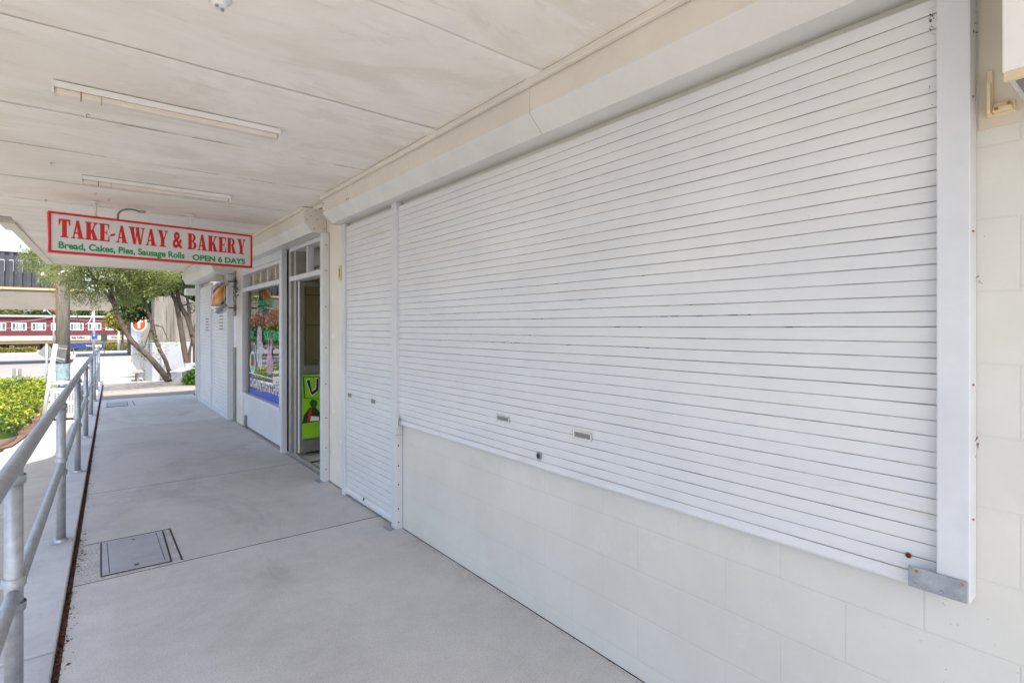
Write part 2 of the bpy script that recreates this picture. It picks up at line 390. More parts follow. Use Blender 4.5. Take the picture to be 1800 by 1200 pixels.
# slab-serif lettering, drawn by hand for the bakery sign
def half_ring(cx, cy_, rx, ry, w_, h_, n=10):
    out = []
    for i in range(n):
        a0 = -PI / 2 + PI * i / n; a1 = -PI / 2 + PI * (i + 1) / n
        o0 = (cx + rx * math.cos(a0), cy_ + ry * math.sin(a0)); o1 = (cx + rx * math.cos(a1), cy_ + ry * math.sin(a1))
        i0 = (cx + (rx - w_) * math.cos(a0), cy_ + (ry - h_) * math.sin(a0)); i1 = (cx + (rx - w_) * math.cos(a1), cy_ + (ry - h_) * math.sin(a1))
        out.append([o0, o1, i1, i0])
    return out
def R_(a, b_, c, d): return [(a, b_), (c, b_), (c, d), (a, d)]
GL = {
 'T': (.60, [R_(.18, 0, .42, 1), R_(0, .90, .60, 1), [(0, .66), (.05, .66), (.12, .92), (0, .92)], [(.60, .66), (.60, .92), (.48, .92), (.55, .66)], R_(.09, 0, .51, .07)]),
 'A': (.68, [[(.07, 0), (.14, 0), (.37, 1), (.27, 1)], [(.26, 1), (.40, 1), (.62, 0), (.37, 0)], R_(.15, .26, .46, .34), R_(0, 0, .21, .07), R_(.31, 0, .68, .07)]),
 'K': (.70, [R_(.06, 0, .30, 1), R_(0, 0, .35, .07), R_(0, .93, .35, 1), [(.28, .38), (.36, .42), (.60, .96), (.50, .96)], [(.30, .55), (.42, .68), (.68, 0), (.42, 0)], R_(.42, .93, .68, 1), R_(.37, 0, .70, .07)]),
 'E': (.58, [R_(.06, 0, .30, 1), R_(0, .92, .55, 1), R_(0, 0, .57, .08), [(.46, .95), (.55, .95), (.55, .68), (.51, .68)], [(.48, .05), (.57, .05), (.57, .34), (.53, .34)], R_(.28, .47, .42, .54), R_(.40, .36, .45, .65)]),
 '-': (.26, [[(0, .30), (.26, .38), (.26, .52), (0, .44)]]),
 'W': (.96, [[(.06, 1), (.30, 1), (.44, 0), (.28, 0)], [(.36, 0), (.42, 0), (.56, .98), (.48, .98)], [(.40, 1), (.60, 1), (.76, 0), (.60, 0)], [(.68, 0), (.74, 0), (.92, .98), (.84, .98)], R_(0, .93, .37, 1), R_(.42, .93, .66, 1), R_(.74, .93, .96, 1)]),
 'Y': (.66, [[(.05, 1), (.29, 1), (.44, .40), (.24, .40)], [(.38, .36), (.46, .46), (.60, .98), (.52, .98)], R_(.22, 0, .44, .46), R_(0, .93, .34, 1), R_(.44, .93, .66, 1), R_(.13, 0, .54, .07)]),
 'B': (.62, [R_(.06, 0, .29, 1), R_(0, 0, .32, .07), R_(0, .93, .32, 1)] + half_ring(.30, .755, .26, .245, .17, .07) + half_ring(.30, .27, .31, .27, .19, .07)),
 'R': (.70, [R_(.06, 0, .29, 1), R_(0, 0, .35, .07), R_(0, .93, .32, 1)] + half_ring(.30, .74, .29, .26, .18, .07) + [[(.34, .52), (.50, .50), (.64, .05), (.40, .05)], R_(.40, 0, .70, .08)]),
}
def slab_word(txt):
    x = 0; out = []
    for ch in txt:
        if ch == ' ': x += .26; continue
        if ch == '&':
            vs, fs = text_geo('&', .03); out.append(([(x + a * .66, b_) for a, b_ in vs], fs)); x += .66 + .05; continue
        w_, polys = GL[ch]
        for p in polys: out.append(([(x + a, b_) for a, b_ in p], [tuple(range(len(p)))]))
        x += w_ + .045
    return out, x - .045

# ================================================================= SETTING
def xr(y): return -.147 + .0282 * (y - 4.84)       # line of the handrail
def xk(y): return xr(y) + .10                      # left edge of the walkway
def gz(y): return -.12 - .029 * min(max(y, -20), 30) - .018 * min(max(y - 30, 0), 90)
def pz(y): return 0 if y < 17.6 else (-.079 * (min(y, 30) - 17.6) - .004 * max(y - 30, 0))

# big ground sheet, in strips so that it follows the fall of the street
g = MB(); ys = [-400, -20, 0, 10, 20, 30, 50, 80, 120, 400, 1500]
for a, c_ in zip(ys, ys[1:]): g.quad((-900, a, gz(a) - .03), (900, a, gz(a) - .03), (900, c_, gz(c_) - .03), (-900, c_, gz(c_) - .03))
tag(g.build('ground', M['ground']), kind='structure')
# asphalt of car park and road to the left
g = MB(); ys = [-30, 0, 10, 20, 30, 60, 104]
for a, c_ in zip(ys, ys[1:]):
    xa, xc = (-2.6 if a < 30 else -2.3 + .05 * (a - 30)), (-2.6 if c_ < 30 else -2.3 + .05 * (c_ - 30))
    g.quad((-70, a, gz(a) - .015), (xa, a, gz(a) - .015), (xc, c_, gz(c_) - .015), (-70, c_, gz(c_) - .015))
tag(g.build('road', M['asphalt']), kind='structure')
g = MB()
for (x0, y0, x1, y1, wd) in [(-6, 50, -14, 54, .25), (-14, 54, -30, 55, .25), (-4.6, 62, -12, 66, .2), (-5, 2, -9, 2.3, .12), (-5, 5, -9, 5.3, .12), (-5, 8, -9, 8.3, .12), (-5, 11, -9, 11.3, .12), (-5, 14, -9, 14.3, .12), (-5, 0, -5.1, 15, .12)]:
    d = Vector((x1 - x0, y1 - y0, 0)).normalized(); q = Vector((-d.y, d.x, 0)) * wd / 2
    P = [Vector((x0, y0, 0)) + q, Vector((x0, y0, 0)) - q, Vector((x1, y1, 0)) - q, Vector((x1, y1, 0)) + q]
    g.add([(p.x, p.y, gz(p.y) - .011) for p in P], [(0, 1, 2, 3)])
tag(g.build('road_marking', M['line']), kind='structure')
# lower footpath beside the rail
g = MB(); ys = [-6, 1.5, 3.3, 5.2, 7.1, 9.0, 11, 13, 15, 18, 21, 24, 27, 30]
for a, c_ in zip(ys, ys[1:]):
    e = .006
    xl = lambda y: -1.05 - .0 * y if y < 12 else -1.05 - .02 * (y - 12)
    g.prism_z([(xl(a), a + e), (xr(a) - .18, a + e), (xr(c_) - .18, c_ - e), (xl(c_), c_ - e)], [gz(a) - .2] * 2 + [gz(c_) - .2] * 2, [gz(a)] * 2 + [gz(c_)] * 2)
tag(g.build('lower_path', M['lowpath']), kind='structure')
# path beyond, down the ramp
g = MB(); ys = [17.72, 21, 24, 27, 30, 36, 42, 48, 60, 75]
for a, c_ in zip(ys, ys[1:]):
    x0a, x0c = (xk(a) if a < 30 else -.9), (xk(c_) if c_ < 30 else -.9)
    g.prism_z([(x0a, a + .01), (4 + .03 * a, a + .01), (4 + .03 * c_, c_ - .01), (x0c, c_ - .01)], [-3] * 4, [pz(a)] * 2 + [pz(c_)] * 2)
g2 = MB(); g2.prism_z([(-2.0, 75), (9, 75), (9, 104), (2, 104)], [-3] * 4, [gz(75) + .03] * 2 + [gz(104) + .03] * 2)
tag(g.build('far_path', M['lowpath']), kind='structure'); tag(g2.build('far_pavement', M['lowpath']), kind='structure')
# the walkway: slabs with open joints
g = MB(); ys = [-3.0, 4.02, 6.15, 9.9, 13.95]
for a, c_ in zip(ys, ys[1:]):
    e = .009
    g.prism_z([(xk(a), a + e), (1.845, a + e), (1.845, c_ - e), (xk(c_), c_ - e)], -.25, 0)
tag(g.build('footpath', M['foot'], bevel=.003), kind='structure')
g = MB()
for yj in (4.02, 6.15, 9.9, 13.95): g.box(xk(yj), 1.844, yj - .010, yj + .010, -.02, -.0035)
tag(g.build('joint_filler', M['gap']), kind='structure')
g = MB(); g.prism_z([(xk(13.95), 13.958), (2.6, 13.958), (2.6, 15.9), (xk(15.9), 15.9)], -.25, 0); g.prism_z([(xk(15.9), 15.91), (2.6, 15.91), (2.6, 17.7), (xk(17.7), 17.7)], -.25, 0)
tag(g.build('paved_apron', M['apron'], bevel=.003), kind='structure')
g = MB(); g.prism_z([(xk(-3) - .03, -3), (1.84, -3), (2.6, 17.7), (xk(17.7) - .03, 17.7)], -.3, -.022)
tag(g.build('footpath_bed', M['gap']), kind='structure')
# kerb strip carrying the rail
g = MB()
for a, c_ in ((-3, 3.215), (3.235, 13.6), (13.61, 19.5)):
    g.prism_z([(xr(a) - .17, a), (xk(a) - .026, a), (xk(c_) - .026, c_), (xr(c_) - .17, c_)], -1.0, .022 if a < 13.6 else .03)
tag(g.build('kerb_strip', M['strip'], bevel=.008), kind='structure')
# leaf litter in the gap
g = MB(); rnd = random.Random(3)
for i in range(7000):
    y = rnd.random() ** 1.5 * 15 + .3; bad = .5 + .5 * math.sin(y * 3.1) * math.sin(y * 1.3 + 1)
    x = xk(y) - .012 + rnd.uniform(-.013, .013) + (rnd.random() < .16 * bad) * rnd.uniform(0, .045)
    z = -.012 + rnd.random() * .018 if x < xk(y) else .003 + rnd.random() * .004
    if x < xk(y) - .026: z = .026
    s_ = rnd.uniform(.004, .013); a = rnd.random() * PI; t = rnd.uniform(-.6, .6)
    dx, dy = math.cos(a) * s_, math.sin(a) * s_
    g.add([(x - dx, y - dy, z), (x + dy * .4, y - dx * .4, z + t * s_ * .4), (x + dx, y + dy, z), (x - dy * .4, y + dx * .4, z + .3 * s_)], [(0, 1, 2, 3)])
tag(g.build('leaf_litter', M['litter']), 'brown dry leaf litter lying in the gap between kerb strip and walkway', 'leaf litter', kind='stuff')

# ================================================================= SHOP BUILDING
W = 1.85
bld = thing('shop_building', 'cream painted concrete block shop row under the awning, with the bakery and its open door', 'building', (W, 6, 0))
g = MB(); g.box(W, W + .2, -3, 4.80, .0, 2.66)
g.build('front_wall', M['block'], bld)
g = MB(); g.box(W + .001, W + .2, 4.802, 5.30, 0, 2.66); g.build('pier', M['pier'], bld, bevel=.004)
g = MB(); g.box(W + .02, W + .2, 6.84, 8.98, 0, .47); g.build('stall_riser', M['guide'], bld, bevel=.004)
g = MB(); g.box(W, W + .2, 8.98, 9.62, 0, 2.66); g.box(W + .01, W + .2, 9.622, 13.1, 0, 2.66); g.box(W + .002, W + .2, 5.302, 8.978, 2.43, 2.66)
g.build('far_pier', M['cream_light'], bld)
g = MB(); g.box(W + .2, 8, 13.0, 13.1, -.2, 4.6); g.box(8, 8.1, -3, 13.1, -.2, 4.6); g.box(W + .2, 8, -3.1, -3, 0, 4.6); g.box(W, W + .2, -3, 13.1, 2.86, 4.3)
g.build('upper_wall', M['block'], bld)  # unseen walls above the awning, added as building mass for shade
g = MB(); g.box(W, 8.1, -3.1, 13.2, 4.61, 4.7); g.build('roof', M['raw'], bld)
# interior
g = MB(); g.box(W + .2, 4.6, 4.6, 4.7, .02, 2.6); g.box(4.6, 4.7, 4.6, 9.3, .02, 2.6); g.box(W + .2, 4.6, 9.2, 9.3, .02, 2.6); g.box(W + .2, 4.6, 4.7, 9.2, 2.6, 2.65)
g.box(W + .2, 2.99, 6.93, 6.98, .02, 2.6); g.box(3.0, 3.05, 4.71, 6.98, .02, 2.6); g.box(W + .21, 2.99, 4.71, 6.92, 2.52, 2.55); g.build('room_wall', M['room'], bld)  # lobby partitions and low ceiling added to bounce daylight around the doorway
g = MB(); g.box(4.57, 4.598, 4.9, 9.0, 1.18, 1.20); g.box(4.57, 4.598, 4.9, 9.0, 2.20, 2.22); g.box(3.2, 4.2, 9.17, 9.198, 1.6, 1.62); g.box(2.06, 3.5, 6.915, 6.929, 1.90, 1.912); g.box(2.06, 3.5, 6.915, 6.929, 1.52, 1.532); g.box(2.06, 3.5, 6.915, 6.929, .9, .912)
g.build('wall_trim', M['black'], bld)
g = MB()
for i in range(10):
    for j in range(16):
        g.box(W + .02 + i * .3, W + .02 + i * .3 + .295, 4.75 + j * .3, 4.75 + j * .3 + .295, -.05, .025 if i else .02)
g.build('tiled_floor', M['tile'], bld)
g = MB(); g.obox((2.15, 6.0, .029), (.5, .06, 0), (0, .035, 0), (0, 0, .004)); g.obox((2.5, 6.25, .029), (.8, .08, 0), (0, .035, 0), (0, 0, .004))
g.build('grip_strip', M['black'], bld)
# display counter inside
ct = thing('display_counter', 'pale blue glass topped counter seen through the bakery door', 'counter', (2.5, 6.7, .03))
g = MB(); g.box(2.22, 2.95, 6.62, 6.88, .03, 1.05); g.build('cabinet', M['paleblue'], ct, bevel=.01)
g = MB(); g.box(2.20, 2.97, 6.60, 6.90, 1.051, 1.085); g.build('top', M['white'], ct, bevel=.005)

# entrance frame (posts, tracks, transom)
ent = thing('entrance_frame', 'aluminium door frame with louvred fanlight over the open bakery doorway', 'door frame', (W, 6.1, 0))
g = MB()
for (y0, y1, x0, x1, mat) in ((6.72, 6.78, 1.805, 1.87, 'guide'), (6.54, 6.62, 1.86, 1.97, 'alu'), (6.42, 6.495, 1.88, 2.0, 'alu')):
    q = MB(); q.box(x0, x1, y0, y1, .02 if x0 > 1.85 else 0, 2.43 if x0 < 1.85 else 2.42); q.build('post', M[mat], ent, bevel=.004)
q = MB(); q.box(1.88, 1.99, 6.625, 6.86, .02, 2.42); q.build('channel', M['black'], ent)
q = MB(); q.box(1.90, 1.985, 6.50, 6.538, .02, 2.42); q.build('channel', M['dark_alu'], ent)
q = MB(); q.box(1.85, 1.98, 5.30, 6.56, 2.035, 2.09); q.box(1.85, 1.98, 5.30, 6.56, 2.38, 2.425); q.box(1.86, 1.93, 5.93, 5.965, 2.091, 2.379); q.build('transom_rail', M['guide'], ent, bevel=.004)
q = MB(); q.box(1.96, 1.975, 5.30, 5.93, 2.16, 2.175); q.box(1.96, 1.975, 5.966, 6.55, 2.16, 2.175); q.box(1.96, 1.975, 5.6, 5.615, 2.09, 2.38); q.box(1.96, 1.975, 6.25, 6.265, 2.09, 2.38); q.build('louvre_bar', M['alu'], ent)
q = MB(); q.box(1.985, 1.99, 5.30, 6.55, 2.09, 2.38); q.build('pane', M['glass'], ent)
q = MB(); q.box(1.86, 1.89, 5.31, 6.6, 0, .045); q.build('threshold', M['alu'], ent, bevel=.003)
# open door leaf
dr = thing('shop_door', 'open glazed door leaf with a lime green drink poster on its lower panel', 'door', (1.92, 6.36, .03))
q = MB(); yA, yB = 6.34, 6.385
q.box(1.90, 1.955, yA, yB, .06, 2.03); q.box(2.75, 2.80, yA, yB, .06, 2.03); q.box(1.956, 2.749, yA, yB, .06, .20); q.box(1.956, 2.749, yA, yB, .97, 1.06); q.box(1.956, 2.749, yA, yB, 1.97, 2.03)
q.build('leaf_frame', M['dark_alu'], dr, bevel=.003)
q = MB(); q.box(1.898, 1.902, yA + .0, yB, .06, 2.03); q.build('edge_strip', M['guide'], dr)
q = MB(); q.box(1.957, 2.748, 6.36, 6.366, 1.061, 1.969); q.build('pane', M['glass'], dr)
q = MB(); q.box(1.957, 2.748, 6.355, 6.37, .201, .969); q.build('lower_panel', M['dark_alu'], dr)
q = MB(); q.box(1.931, 2.50, 6.334, 6.3385, .22, .95); po = q.build('poster', M['lime'], dr)
def poster_poly(name, pts, mat, lay):
    q = MB(); q.add([(1.925 + a * .42, 6.3325 - .001 * lay, .24 + b_ * .70) for a, b_ in pts], [tuple(range(len(pts)))]); return q.build(name, M[mat], po)
poster_poly('printed_can', [(.05, .63), (.55, .60), (.50, .97), (.02, 1.0)], 'decalgreen' if False else 'darkgreen', 0)
poster_poly('printed_can', [(.09, .64), (.51, .61), (.46, .955), (.06, .985)], 'lime', 1)
poster_poly('letter', [(.10, .93), (.20, .955), (.27, .75), (.36, .79), (.38, .95), (.34, .97), (.46, .95), (.46, .75), (.27, .66), (.22, .71)], 'white', 2)
poster_poly('letter', [(.12, .92), (.20, .94), (.27, .735), (.38, .78), (.39, .95), (.45, .94), (.45, .75), (.27, .675), (.23, .72)], 'black', 3)
poster_poly('printed_figure', [(.0, .22), (.06, .36), (.20, .47), (.36, .47), (.52, .36), (.56, .24)], 'black', 0)
poster_poly('printed_figure', [(.14, .25), (.18, .43), (.28, .47), (.27, .42), (.22, .25)], 'orange', 1)
poster_poly('printed_figure', [(.22, .25), (.24, .33), (.46, .31), (.46, .245)], 'white', 1)
poster_poly('printed_figure', [(.20, .56), (.27, .61), (.40, .58), (.42, .52), (.36, .47), (.25, .47)], 'darkgreen', 1)

# bakery window
wn = thing('shop_window', 'wide bakery window with green, red and blue lettering and louvres above', 'window', (W, 7.9, .5))
q = MB()
q.box(1.83, 1.95, 6.87, 6.92, .53, 2.33); q.box(1.83, 1.95, 8.92, 8.975, .53, 2.33); q.box(1.83, 1.95, 6.921, 8.919, 2.03, 2.09); q.box(1.83, 1.95, 6.921, 8.919, 2.28, 2.33); q.box(1.83, 1.94, 6.87, 8.975, 2.335, 2.43)
q.build('frame', M['guide'], wn, bevel=.004)
q = MB(); q.box(1.815, 1.96, 6.862, 8.99, .475, .525); q.build('sill', M['guide'], wn, bevel=.006)
q = MB(); q.box(1.86, 1.93, 8.70, 8.76, .53, 2.03); q.box(1.87, 1.92, 8.80, 8.84, .53, 2.03); q.build('mullion', M['dark_alu'], wn)
q = MB(); q.box(1.885, 1.891, 6.921, 8.70, .53, 2.03); pane = q.build('pane', M['glass'], wn)
q = MB()
for k in range(5): q.box(1.90, 1.945, 6.921 + k * .40, 6.96 + k * .40, 2.091, 2.279)
q.build('louvre_frame', M['cream_light'], wn)
q = MB(); q.box(1.92, 1.935, 6.97, 8.9, 2.17, 2.18); q.build('louvre_bar', M['alu'], wn)
q = MB(); q.box(1.946, 1.955, 6.921, 8.919, 2.091, 2.279); q.build('louvre_back', M['brownpane'], wn)
# vinyl on the inside of the glass, reading from the street (letters run towards the camera)
def vin(name, y0, y1, z0, z1, mat, lay=0):
    q = MB(); x = 1.8835 - .0006 * lay; q.quad((x, y0, z0), (x, y1, z0), (x, y1, z1), (x, y0, z1)); return q.build(name, M[mat], pane)
def vtx(name, txt, yl, yr, z0, z1, mat, lay=1, bold=.02):
    q = MB(); put_text(q, txt, (1.8835 - .0006 * lay, yl, z0), (0, yr - yl, 0), (0, 0, z1 - z0), bold); return q.build(name, M[mat], pane)
vin('blue_band', 6.93, 8.69, .535, .60, 'decalblue'); vin('blue_band', 8.45, 8.69, .73, .79, 'decalblue')
vin('blue_band', 6.93, 8.69, .82, .835, 'paper'); vtx('lettering', 'CHICKEN, FISH & CHIPS-C', 8.66, 6.95, .61, .76, 'paper')
q = MB()
vin('blue_band', 6.93, 7.9, .60, .625, 'decalblue', -.5)
vtx('lettering', 'CAKES & BAKERY', 8.66, 7.06, 1.53, 1.71, 'decalred', 1, .035)
vtx('lettering', 'Bakehouse', 8.22, 7.36, 1.80, 1.90, 'decalgreen', 1, .02); vin('green_line', 7.40, 8.22, 1.755, 1.775, 'decalgreen')
for y0, y1 in ((8.42, 8.62), (7.50, 7.85), (7.05, 7.38)): vin('green_label', y0, y1, 1.33, 1.45, 'decalgreen')
q = MB(); rr = random.Random(5)
for (cy_, cz, ry, rz_) in ((8.49, .99, .17, .165),):
    q.add([(1.882, cy_ + ry * math.cos(a * PI / 12), cz + rz_ * math.sin(a * PI / 12)) for a in range(24)], [tuple(range(24))])
q.build('oval_sticker', M['paper'], pane)
q = MB(); q.add([(1.8812, 8.49 + .135 * math.cos(a * PI / 10), .99 + .135 * math.sin(a * PI / 10)) for a in range(20)], [tuple(range(20))]); q.build('oval_sticker', M['decalgreen'], pane)
q = MB(); q.box(1.8800, 1.8806, 8.40, 8.58, .94, 1.05); q.build('sticker_print', M['orange'], pane)
q = MB(); q.box(1.8800, 1.8806, 8.44, 8.54, 1.052, 1.10); q.build('sticker_print', M['bark'], pane)
# splashes of window paint: a pink plume and a pale plume
q = MB()
for i in range(16):
    a = rr.uniform(-.5, .5); L = rr.uniform(.25, .50); y0 = 7.55 - .10 * a; w0 = .028
    q.add([(1.8825 - .0001 * i, y0 - w0, 1.0 + .1 * rr.random()), (1.8825 - .0001 * i, y0 + w0, 1.0 + .1 * rr.random()), (1.8825 - .0001 * i, y0 - a * L * .8 , 1.0 + L)], [(0, 1, 2)])
q.add([(1.8808, 7.55 + .19 * math.cos(t * PI / 10), 1.02 + .14 * math.sin(t * PI / 10)) for t in range(20)], [tuple(range(20))])
q.build('pink_plume', M['sheer_pink'], pane)
q = MB()
for (cy_, cz, r) in ((8.10, 1.10, .14), (8.0, 1.20, .11), (8.16, 1.29, .10), (8.10, 1.39, .13), (8.02, 1.02, .10)):
    q.add([(1.8825 - .0003 * cz, cy_ + r * math.cos(t * PI / 8), cz + r * math.sin(t * PI / 8)) for t in range(16)], [tuple(range(16))])
q.build('pale_plume', M['sheer_white'], pane)
q = MB(); q.box(1.84, 1.869, 8.78, 8.83, .0, .18); q.build('floor_bracket', M['grey'], wn)

# ================================================================= SHUTTERS
def curtain(y0, y1, z0, z1, pitch, x):
    q = MB(); n = int(round((z1 - z0) / pitch)); h_ = (z1 - z0) / n
    prof = []; mi = []
    rg = random.Random(int(y0 * 100))
    for i in range(n):
        z = z0 + i * h_; deep = rg.uniform(.003, .0055)
        if i < n * .33 and i % 3: deep = .0022
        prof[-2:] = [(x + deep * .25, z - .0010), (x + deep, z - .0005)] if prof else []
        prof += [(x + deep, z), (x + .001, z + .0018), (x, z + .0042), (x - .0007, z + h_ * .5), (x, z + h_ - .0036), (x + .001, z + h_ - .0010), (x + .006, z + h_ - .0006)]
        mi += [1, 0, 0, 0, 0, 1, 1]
    vs = []; ny = 12
    jig = [[rg.gauss(0, .0007) for k in range(ny + 1)] for i in range(n + 1)]
    for j, (px_, pz_) in enumerate(prof):
        for k in range(ny + 1): vs.append((px_ + jig[min(n, j // 7)][k], y0 + (y1 - y0) * k / ny, pz_ + .0008 * math.sin(k * 1.7 + y0)))
    fs = []; ms = []
    for i in range(len(prof) - 1):
        for k in range(ny):
            a = i * (ny + 1) + k; fs.append((a, a + ny + 1, a + ny + 2, a + 1)); ms.append(mi[i])
    q.add(vs, fs); q.mi = ms; return q
def screws(y, x, zs, along, r, mat, parent):
    for z in zs: q = MB(); q.cyl((x, y, z), (x - .003, y, z) if along == 'x' else (x, y - .003, z), r, 8); q.build('screw', mat, parent)
def lock(parent, x, y, z, r=.02):
    q = MB(); q.cyl((x, y, z), (x - .006, y, z), r, 20); o = q.build('lock', M['steel_plate'], parent, bevel=.001)
    q = MB(); q.cyl((x - .0062, y, z), (x - .008, y, z), r * .62, 16); q.box(x - .0095, x - .0082, y - .002, y + .002, z - r * .5, z + r * .5); q.build('keyhole', M['bolt'], o)
def handle(parent, x, y, z, wy=.10, wz=.034):
    q = MB(); q.box(x - .004, x, y - wy / 2, y + wy / 2, z - wz / 2, z - wz / 2 + .006); q.box(x - .004, x, y - wy / 2, y + wy / 2, z + wz / 2 - .006, z + wz / 2)
    q.box(x - .004, x, y - wy / 2, y - wy / 2 + .008, z - wz / 2 + .006, z + wz / 2 - .006); q.box(x - .004, x, y + wy / 2 - .008, y + wy / 2, z - wz / 2 + .006, z + wz / 2 - .006)
    o = q.build('handle', M['chrome'], parent)
    q = MB(); q.box(x - .0015, x - .0005, y - wy / 2 + .008, y + wy / 2 - .008, z - wz / 2 + .006, z + wz / 2 - .006); q.build('recess', M['steel_plate'], o)
    q = MB(); q.box(x - .003, x - .0016, y - wy / 2 + .013, y + wy / 2 - .013, z - wz / 2 + .010, z + wz / 2 - .012); q.build('grip', M['dark_alu'], o)

XC = 1.818     # face of the curtains
sh = thing('roller_shutter', 'large white closed roller shutter over the shop window nearest the camera', 'shutter', (W, 2.05, .77))
zb, zt = .815, 2.40
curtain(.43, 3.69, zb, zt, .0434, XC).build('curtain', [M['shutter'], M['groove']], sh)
q = MB(); q.prism_y([(XC + .004, .781), (XC - .008, .781), (XC - .010, .788), (XC - .003, .802), (XC - .002, .8145), (XC + .004, .8145)], .43, 3.667); q.build('bottom_bar', M['shutter'], sh)
q = MB(); q.box(1.786, 1.848, 0.357, .428, .786, 2.655); gr = q.build('guide_rail', M['guide'], sh, bevel=.003)
screws(.3565, 1.81, (1.0, 1.35, 1.75, 2.1), 'y', .003, M['rust'], gr)
q = MB(); q.box(1.79, 1.848, 3.668, 3.735, .70, 2.428); gl_ = q.build('guide_rail', M['guide'], sh, bevel=.003)
q = MB(); q.box(1.779, 1.785, .362, .489, .787, .843); cp = q.build('corner_plate', M['steel_plate'], sh, bevel=.001)
for yy in (.385, .415, .445, .472): q = MB(); q.cyl((1.779, yy, .797), (1.7765, yy, .797), .0028, 8); q.build('rivet', M['chrome'], cp)
for yy in (.372, .470): q = MB(); q.cyl((1.7795, yy, .834), (1.7785, yy, .834), .004, 8); q.build('rust_spot', M['rust'], cp)
q = MB(); q.cyl((XC + .001, .4985, .858), (XC - .0025, .4985, .858), .0085, 14); hole = q.build('bolt_hole', M['rust'], sh)
q = MB(); q.cyl((XC - .0026, .4985, .858), (XC - .004, .4985, .858), .0062, 14); q.build('hole_centre', M['black'], hole)
rr = random.Random(14)
for k in range(34):
    row = rr.choice((13, 14, 15, 16, 17, 18, 19, 21)); hh = (zt - zb) / int(round((zt - zb) / .0434)); yy = rr.uniform(.7, 3.4); ln = rr.uniform(.008, .035)
    q = MB(); q.box(XC - .0009, XC - .0002, yy, yy + ln, zb + row * hh - .0012, zb + row * hh + .0012); q.build('open_slot', M['black'], sh)
handle(sh, XC - .002, 2.383, .992, .118, .036); handle(sh, XC - .002, 1.77, .995, .118, .038)
lock(sh, XC - .002, 2.076, .842, .021)
q = MB(); q.cyl((1.785, .372, .793), (1.7835, .372, .793), .0045, 12); q.build('screw', M['bolt'], sh)
q = MB(); q.box(1.785, 1.7895, 3.62, 3.72, .765, .845); bp = q.build('corner_plate', M['guide'], sh, bevel=.004)
# dead leaves and web caught by the guide
q = MB(); rr = random.Random(9)
for (yy, zz, n_) in ((.437, 2.33, 14), (.437, 2.15, 4), (.352, 2.30, 4), (.348, 1.62, 3), (.348, 1.22, 4)):
    q = MB()
    for k in range(n_):
        p = Vector((1.785 - rr.uniform(0, .006) if yy > .4 else rr.uniform(1.79, 1.83), yy + rr.uniform(-.004, .006), zz + rr.gauss(0, .022)))
        d = Vector((rr.gauss(0, .2), rr.gauss(0, .5), rr.gauss(0, 1))).normalized() * rr.uniform(.003, .010); e = Vector((rr.gauss(0, .3), rr.gauss(0, 1), rr.gauss(0, .3))).normalized() * .002
        q.add([p - d - e, p - d + e, p + d], [(0, 1, 2)])
    q.build('dead_leaf', M['litter'], sh)

sh2 = thing('roller_shutter', 'narrow white closed roller shutter over the doorway left of the large one', 'shutter', (W, 4.3, 0))
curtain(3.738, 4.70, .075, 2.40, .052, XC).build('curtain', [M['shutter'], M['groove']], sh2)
q = MB(); q.prism_y([(XC + .004, .022), (XC - .010, .022), (XC - .012, .05), (XC - .002, .0745), (XC + .004, .0745)], 3.738, 4.70); q.build('bottom_bar', M['shutter'], sh2)
q = MB(); q.box(1.79, 1.8485, 3.668, 3.735, .0, .698); gB = q.build('guide_rail', M['guide'], sh2, bevel=.003)
screws(3.6675, 1.815, (.05, .15, .33, .47, .62), 'y', .006, M['bolt'], gB)
q = MB(); q.box(1.796, 1.848, 4.702, 4.76, .0, 2.428); q.build('guide_rail', M['guide'], sh2, bevel=.003)
handle(sh2, XC - .002, 4.62, .90, .07, .034); handle(sh2, XC - .002, 4.12, .90, .07, .034)
lock(sh2, XC - .004, 4.30, .06, .018)
q = MB(); q.box(1.74, 1.79, 3.67, 3.78, .0, .006); q.build('foot_plate', M['steel_plate'], sh2)

# the two hoods
def hood(obj_name, label, y0, y1, seams, marks=True):
    t = thing(obj_name, label, 'shutter hood', (W, (y0 + y1) / 2, 2.4))
    prof = [(W - .001, 2.655), (1.64, 2.655), (1.64, 2.515), (1.72, 2.43), (W - .001, 2.43)]
    q = MB(); cuts = [y0] + seams + [y1]
    for a, c_ in zip(cuts, cuts[1:]): q.prism_y(prof, a + .0015, c_ - .0015); q.mi[-4] = 1
    q.build('hood_casing', [M['hood'], M['cream_light']], t, bevel=.003)
    # end plate with a narrow flange, and a trim strip against the soffit
    q = MB(); q.prism_y([(W - .001, 2.658), (1.633, 2.658), (1.633, 2.512), (1.716, 2.423), (W - .001, 2.423)], y1 + .0005, y1 + .004); q.build('end_plate', M['cream_light'], t); q = MB(); q.prism_y([(W - .001, 2.658), (1.633, 2.658), (1.633, 2.512), (1.716, 2.423), (W - .001, 2.423)], y0 - .004, y0 - .0005)
    ep = q.build('end_plate', M['cream_light'], t)
    for (x, z) in ((1.66, 2.62), (1.66, 2.54), (1.70, 2.58), (1.73, 2.46), (1.76, 2.55), (1.80, 2.62), (1.83, 2.47)): q = MB(); q.cyl((x, y0 - .004, z), (x, y0 - .006, z), .005, 8); q.build('rivet', M['bolt'], ep)
    q = MB(); q.box(1.612, 1.638, y0, y1, 2.628, 2.662); q.build('cornice', M['cream_light'], t, bevel=.006)
    return t
hd = hood('shutter_hood', 'long cream shutter box running above the large and the narrow shutters', -1.5, 4.80, [1.95, 4.22])
